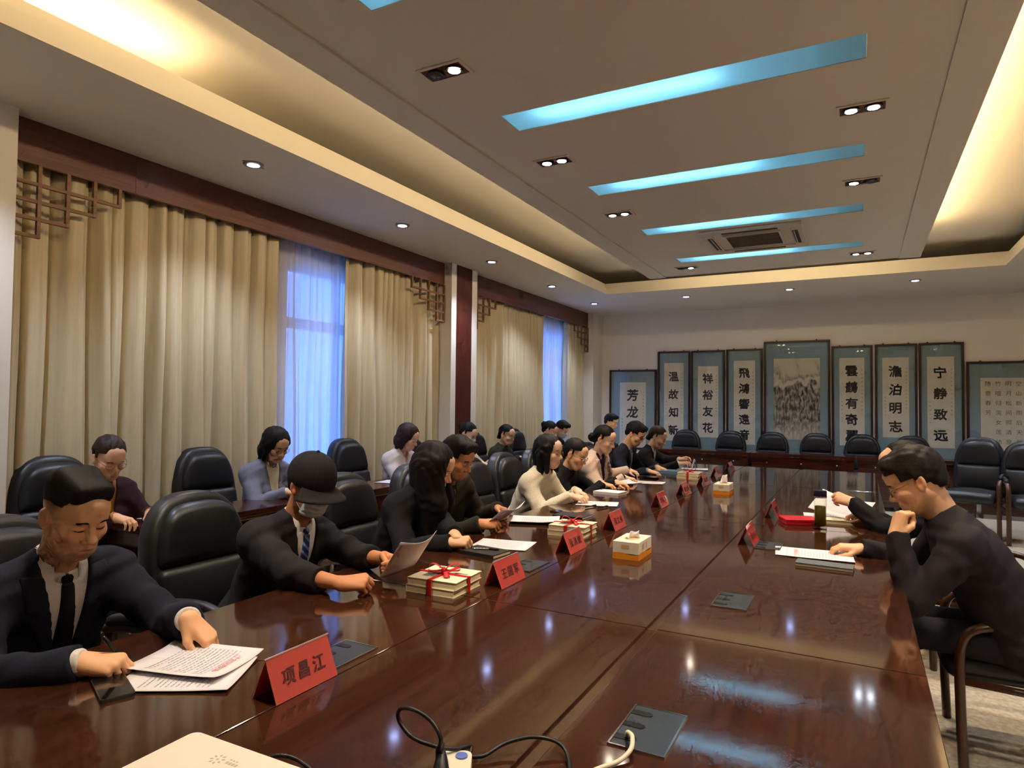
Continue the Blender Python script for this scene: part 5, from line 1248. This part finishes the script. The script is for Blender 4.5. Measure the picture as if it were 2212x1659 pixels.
# striped tie
m = MATS['blue_tie']; nt = m.node_tree; wv = nt.nodes.new('ShaderNodeTexWave'); wv.inputs['Scale'].default_value = 16; wv.bands_direction = 'DIAGONAL'; wv.inputs['Distortion'].default_value = 0
tcn = nt.nodes.new('ShaderNodeTexCoord'); nt.links.new(tcn.outputs['Object'], wv.inputs['Vector']); rp = nt.nodes.new('ShaderNodeValToRGB'); nt.links.new(wv.outputs['Color'], rp.inputs[0])
rp.color_ramp.elements[0].color = (*lin((38, 52, 112)), 1); rp.color_ramp.elements[1].color = (*lin((128, 150, 200)), 1); rp.color_ramp.elements[0].position = .62; rp.color_ramp.elements[1].position = .78
nt.links.new(rp.outputs[0], nt.nodes['Principled BSDF'].inputs['Base Color'])

def hx(px, py, X): return tuple(on_x(px, py, X))
Z_ = TZ
# --- first row, from the viewer outwards
p, T1 = person('man in a navy suit and black tie writing with a pen', 'navy suit jacket', (-2.36, 1.14), 0, hx(163, 1112, -2.10), .40, .02, 0, 'm', SK_M, 'buzz', top='jacket', tcol=NAVY, tie=BLKT, res=.0055, chub=.006, bulk=1.06, width=1.06,
       hands=(dict(w=tuple(on_z(406, 1338, Z_ + .075)), d=(.70, .30, -.62), up=(.45, .1, .85), pose='rest'), dict(w=tuple(on_z(172, 1432, Z_ + .035)), d=(.80, .55, -.10), up=(-.05, -.35, .93), pose='pen', pole=(-.5, -.6, -.3))))
p, T2 = person('man in a black cap and face mask reading a sheet', 'dark suit jacket', (-2.36, 2.06), 0, hx(672, 1050, -2.12), .34, -.05, 0, 'm', SK_D, 'crop', top='jacket', tcol=CHAR, tie=BLUET, res=.0055, mask=True, cap=True, bulk=1.10, width=1.08, sleeve=.09,
       hands=(dict(w=tuple(on_z(845, 1212, Z_ + .075)), d=(.72, -.30, -.05), up=(.2, .95, .25), pose='hold'), dict(w=tuple(on_z(742, 1264, Z_ + .045)), d=(.75, .62, .05), up=(-.1, -.55, .8), pose='hold')))
p, T3 = person('long haired woman in a black jacket with clasped hands', 'black jacket with epaulettes', (-2.34, 2.90), 0, hx(938, 1010, -2.04), .42, .35, 0, 'f', SK_T, 'long', top='plain', tcol=BLK, res=.006,
       hands=(dict(w=tuple(on_z(985, 1158, Z_ + .06)), d=(.6, -.55, -.1), up=(.2, .3, .95), pose='fist'), dict(w=tuple(on_z(972, 1172, Z_ + .04)), d=(.85, .35, .1), up=(0, -.4, .9), pose='fist')), collar=BLK)
p, T4 = person('man in an olive jacket holding a sheet behind the long haired woman', 'olive zip jacket', (-2.42, 3.52), 0, hx(988, 990, -2.17), .40, -.05, 0, 'm', SK_D, 'short', top='plain', tcol=OLIVE, res=.006, zipper=True,
       hands=(dict(w=tuple(on_z(1075, 1100, Z_ + .06)), d=(.75, -.3, -.1), up=(.1, .7, .6), pose='hold'), dict(w=tuple(on_z(1035, 1132, Z_ + .05)), d=(.8, .5, 0), up=(0, -.5, .8), pose='hold')), collar=OLIVE)
p, T5 = person('woman in a white wool sweater and glasses', 'white wool sweater', (-2.38, 4.62), 0, hx(1186, 976, -2.12), .10, -.05, 0, 'f', SK_F, 'shoulder', top='turtle', tcol=CREAM, res=.007, glasses=True,
       hands=(dict(w=tuple(on_z(1245, 1062, Z_ + .06)), d=(.9, -.2, -.25), up=(.2, .1, .95), pose='rest'), dict(w=tuple(on_z(1232, 1072, Z_ + .05)), d=(.95, .25, -.15), up=(.1, -.2, .95), pose='rest')))
p, _ = person('woman in black with glasses beside the white sweater', 'black sweater', (-2.38, 5.22), 0, hx(1243, 982, -2.13), .40, -.05, 0, 'f', SK_T, 'low', top='turtle', tcol=BLK, res=.008, glasses=True,
       hands=(dict(w=tuple(on_z(1330, 1042, Z_ + .05)), d=(.9, .1, -.2), pose='rest'), dict(w=tuple(on_z(1300, 1046, Z_ + .05)), d=(.9, .3, -.2), pose='rest')))
p, _ = person('woman in a pale pink blazer with her hair in a bun', 'pale pink blazer', (-2.38, 5.98), 0, hx(1306, 950, -2.13), .34, -.05, 0, 'f', SK_F, 'bun', top='jacket', tcol=PINK, scol=cloth('dark_blouse', (40, 32, 58)), res=.007, neckline=.2,
       hands=(dict(w=tuple(on_z(1358, 1016, Z_ + .06)), d=(.9, -.2, -.2), pose='rest'), dict(w=tuple(on_z(1348, 1032, Z_ + .05)), d=(.9, .3, -.2), pose='rest')), collar=PINK)
p, _ = person('man in a dark suit and glasses reading', 'dark suit jacket', (-2.40, 6.85), 0, hx(1372, 938, -2.14), .50, -.05, 0, 'm', SK_M, 'short', top='jacket', tcol=NAVY, scol=cloth('grey_shirt', (150, 146, 150)), tie=GREYT, res=.008, glasses=True,
       hands=(dict(w=tuple(on_z(1420, 1010, Z_ + .05)), d=(.9, -.2, -.2), pose='rest'), dict(w=tuple(on_z(1400, 1018, Z_ + .05)), d=(.9, .2, -.2), pose='rest')))
p, _ = person('woman in a black blazer and white shirt reading a card', 'black blazer', (-2.38, 7.62), 0, hx(1421, 945, -2.10), .42, -.05, 0, 'f', SK_F, 'low', top='jacket', tcol=BLK, res=.008, hmat=M_HAIRB,
       hands=(dict(w=tuple(on_z(1478, 995, Z_ + .10)), d=(.9, .1, .25), up=(-.2, .3, .9), pose='rest'), dict(w=tuple(on_z(1466, 1002, Z_ + .06)), d=(.9, .1, .2), up=(-.2, -.3, .9), pose='rest')))
# --- second row, by the curtains
def H2(px, py, X=-3.98): return hx(px, py, X)
def row2(label, cl, px, py, **k):
    h = H2(px, py); hy = h[1]; wz = Z_ + .05
    k.setdefault('hands', (dict(w=(-3.72, hy + .10, wz), d=(.9, -.3, -.2), pose='rest'), dict(w=(-3.74, hy - .10, wz), d=(.9, .35, -.2), pose='rest')))
    return person(label, cl, (-4.16, hy), 0, h, sex='f', res=k.pop('res', .008), **k)
row2('woman in a burgundy coat with glasses behind the navy suit', 'burgundy coat', 236, 990, pitch=.45, yaw=-.1, hair='low', hmat=M_HAIRB, top='jacket', tcol=BURG, scol=cloth('mustard', (170, 120, 50)), glasses=True, skin=SK_T, lapel=False)
row2('woman in a grey blue cardigan with glasses behind the cap', 'grey blue cardigan', 596, 962, pitch=.45, yaw=-.1, hair='bob', top='jacket', tcol=GREYB, glasses=True, skin=SK_T, lapel=False, res=.007, scol=cloth('ivory', (226, 212, 180)))
row2('woman in a white shirt with a brown bob', 'white shirt', 882, 945, pitch=.42, yaw=.15, hair='bob', hmat=M_HAIRB, top='shirt', tcol=WHITE2, skin=SK_F, res=.007)
row2('woman in cream with a ponytail and face mask', 'cream sweater', 1012, 938, pitch=.45, yaw=-.05, hair='pony', top='sweater', tcol=CREAM, skin=SK_F, mask=True, glasses=True)
row2('woman in a camouflage top beside the pier curtain', 'camouflage top', 1095, 940, pitch=.25, yaw=-.1, hair='low', top='sweater', tcol=CAMO, skin=SK_F, glasses=True)
row2('person in an orange jacket and mask by the far window', 'orange jacket', 1188, 930, pitch=.5, yaw=.1, hair='pony', top='plain', tcol=ORANGE, skin=SK_F, mask=True, collar=ORANGE)
row2('dark haired person behind the orange jacket at the far window', 'black jacket', 1214, 928, pitch=.5, yaw=-.1, hair='short', top='plain', tcol=BLK, skin=SK_F, mask=True, collar=BLK)
hh = on_y(1320, 912, 9.9)
person('person seen only by the top of a dark head before the first scroll', 'dark jacket', (hh.x - .25, hh.y), 0, tuple(hh), .3, 0, 0, 'm', SK_M, 'short', top='plain', tcol=BLK, res=.01, collar=BLK, legs=True)
# --- right side of the table
p, TA = person('man in a black jacket resting his chin on his fist', 'black jacket', (.60, 3.36), math.pi, hx(1978, 1040, .214), .50, -.05, 0, 'm', SK_M, 'short', hmat=M_HAIRG, top='plain', tcol=DKBROWN, res=.006, glasses=True, bulk=1.16, width=1.12, collar=cloth('dark_green', (44, 42, 32)), chub=.004, head_s=1.09,
       hands=(dict(w=tuple(on_y(1936, 1158, 3.12)), d=(.22, .22, .95), up=(-.75, -.6, .25), pose='fist', pole=(-1.0, -.25, -.7)), dict(w=tuple(on_z(1862, 1186, Z_ + .035)), d=(-.95, -.12, .02), up=(0, -.1, 1), pose='rest', pole=(.1, .6, -.7))), knee=.45)
p, TB = person('balding man reading behind the chin resting man', 'dark jacket', (.58, 4.66), math.pi, hx(1950, 1006, .222), .40, 0, 0, 'm', SK_T, 'bald', hmat=M_HAIRG, top='jacket', tcol=BLK, res=.007, bulk=1.05, head_s=1.08,
       hands=(dict(w=tuple(on_y(1842, 1086, 4.52)), d=(-.85, .1, .25), up=(.2, -.75, .6), pose='hold'), dict(w=tuple(on_z(1880, 1118, Z_ + .05)), d=(-.9, .1, 0), pose='rest')))
# --- things held in the hands
def held(p0, p1, p2, lab, seed):
    """sheet spanned by three corners in space"""
    p0, p1, p2 = Vector(p0), Vector(p1), Vector(p2); a, b_ = p1 - p0, p2 - p0; c = p0 + a / 2 + b_ / 2
    fr = axes((0, 0, 0), a, b_); t = thing('paper_sheet', lab, 'paper', c, 0, 'printed sheets in the room'); w_, l_ = a.length, b_.length
    def f(u, v): q = Vector(((u - .5) * w_, (v - .5) * l_, .02 * math.sin(math.pi * u) * (.4 + v))); return tuple(fr.to_3x3() @ q)
    o = MB().sheet(f, 10, 10).obj('sheet', M_PAPER, t, True); md = o.modifiers.new('thickness', 'SOLIDIFY'); md.thickness = .0008
    V, F = [], []
    for i in range(11):
        v = .85 - i * .065; k = len(V)
        for u, vv in ((.12, v), (.86, v), (.86, v + .010), (.12, v + .010)):
            q = Vector(((u - .5) * w_, (vv - .5) * l_, .02 * math.sin(math.pi * u) * (.4 + vv) + .0012)); V.append(tuple(fr.to_3x3() @ q))
        F.append((k, k + 1, k + 2, k + 3))
    me = bpy.data.meshes.new('print'); me.from_pydata(V, [], F); me.materials.append(M_INKL); link('print', me, t)

A0 = on_z(815, 1250, TZ + .045); held(A0, on_z(892, 1222, TZ + .065), on_x(870, 1170, A0.x + .15), 'sheet held up in both hands by the man in the cap', 1)
A0 = on_z(1042, 1139, TZ + .03); held(A0, on_z(1092, 1119, TZ + .04), on_x(1086, 1100, A0.x + .13), 'sheet held up by the man in the olive jacket', 2)
A0 = on_z(1868, 1131, TZ + .010); held(A0, on_y(1752, 1098, A0.y + .10), on_y(1884, 1084, A0.y + .20), 'sheet lifted in the hand of the balding man', 3)
q0, q1 = T1[-1]((.118, .030, -.045)), T1[-1]((.045, .034, .045))
t = thing('pen', 'black pen in the right hand of the man in the navy suit', 'pen', q0, 0, 'pens on the table'); t.rotation_mode = 'QUATERNION'; t.rotation_quaternion = (q1 - q0).to_track_quat('X', 'Z'); M_ = Matrix.Rotation(math.pi / 2, 4, 'Y')
MB().lathe([(.0012, -.008), (.0045, .006), (.0055, .02), (.0058, .10), (.003, .128)], n=10, M=M_).obj('barrel', M_BLACK, t, True); MB().lathe([(.0060, .08), (.0062, .12), (.004, .13)], n=10, M=M_).obj('pen_cap', M_BLACK, t, True)
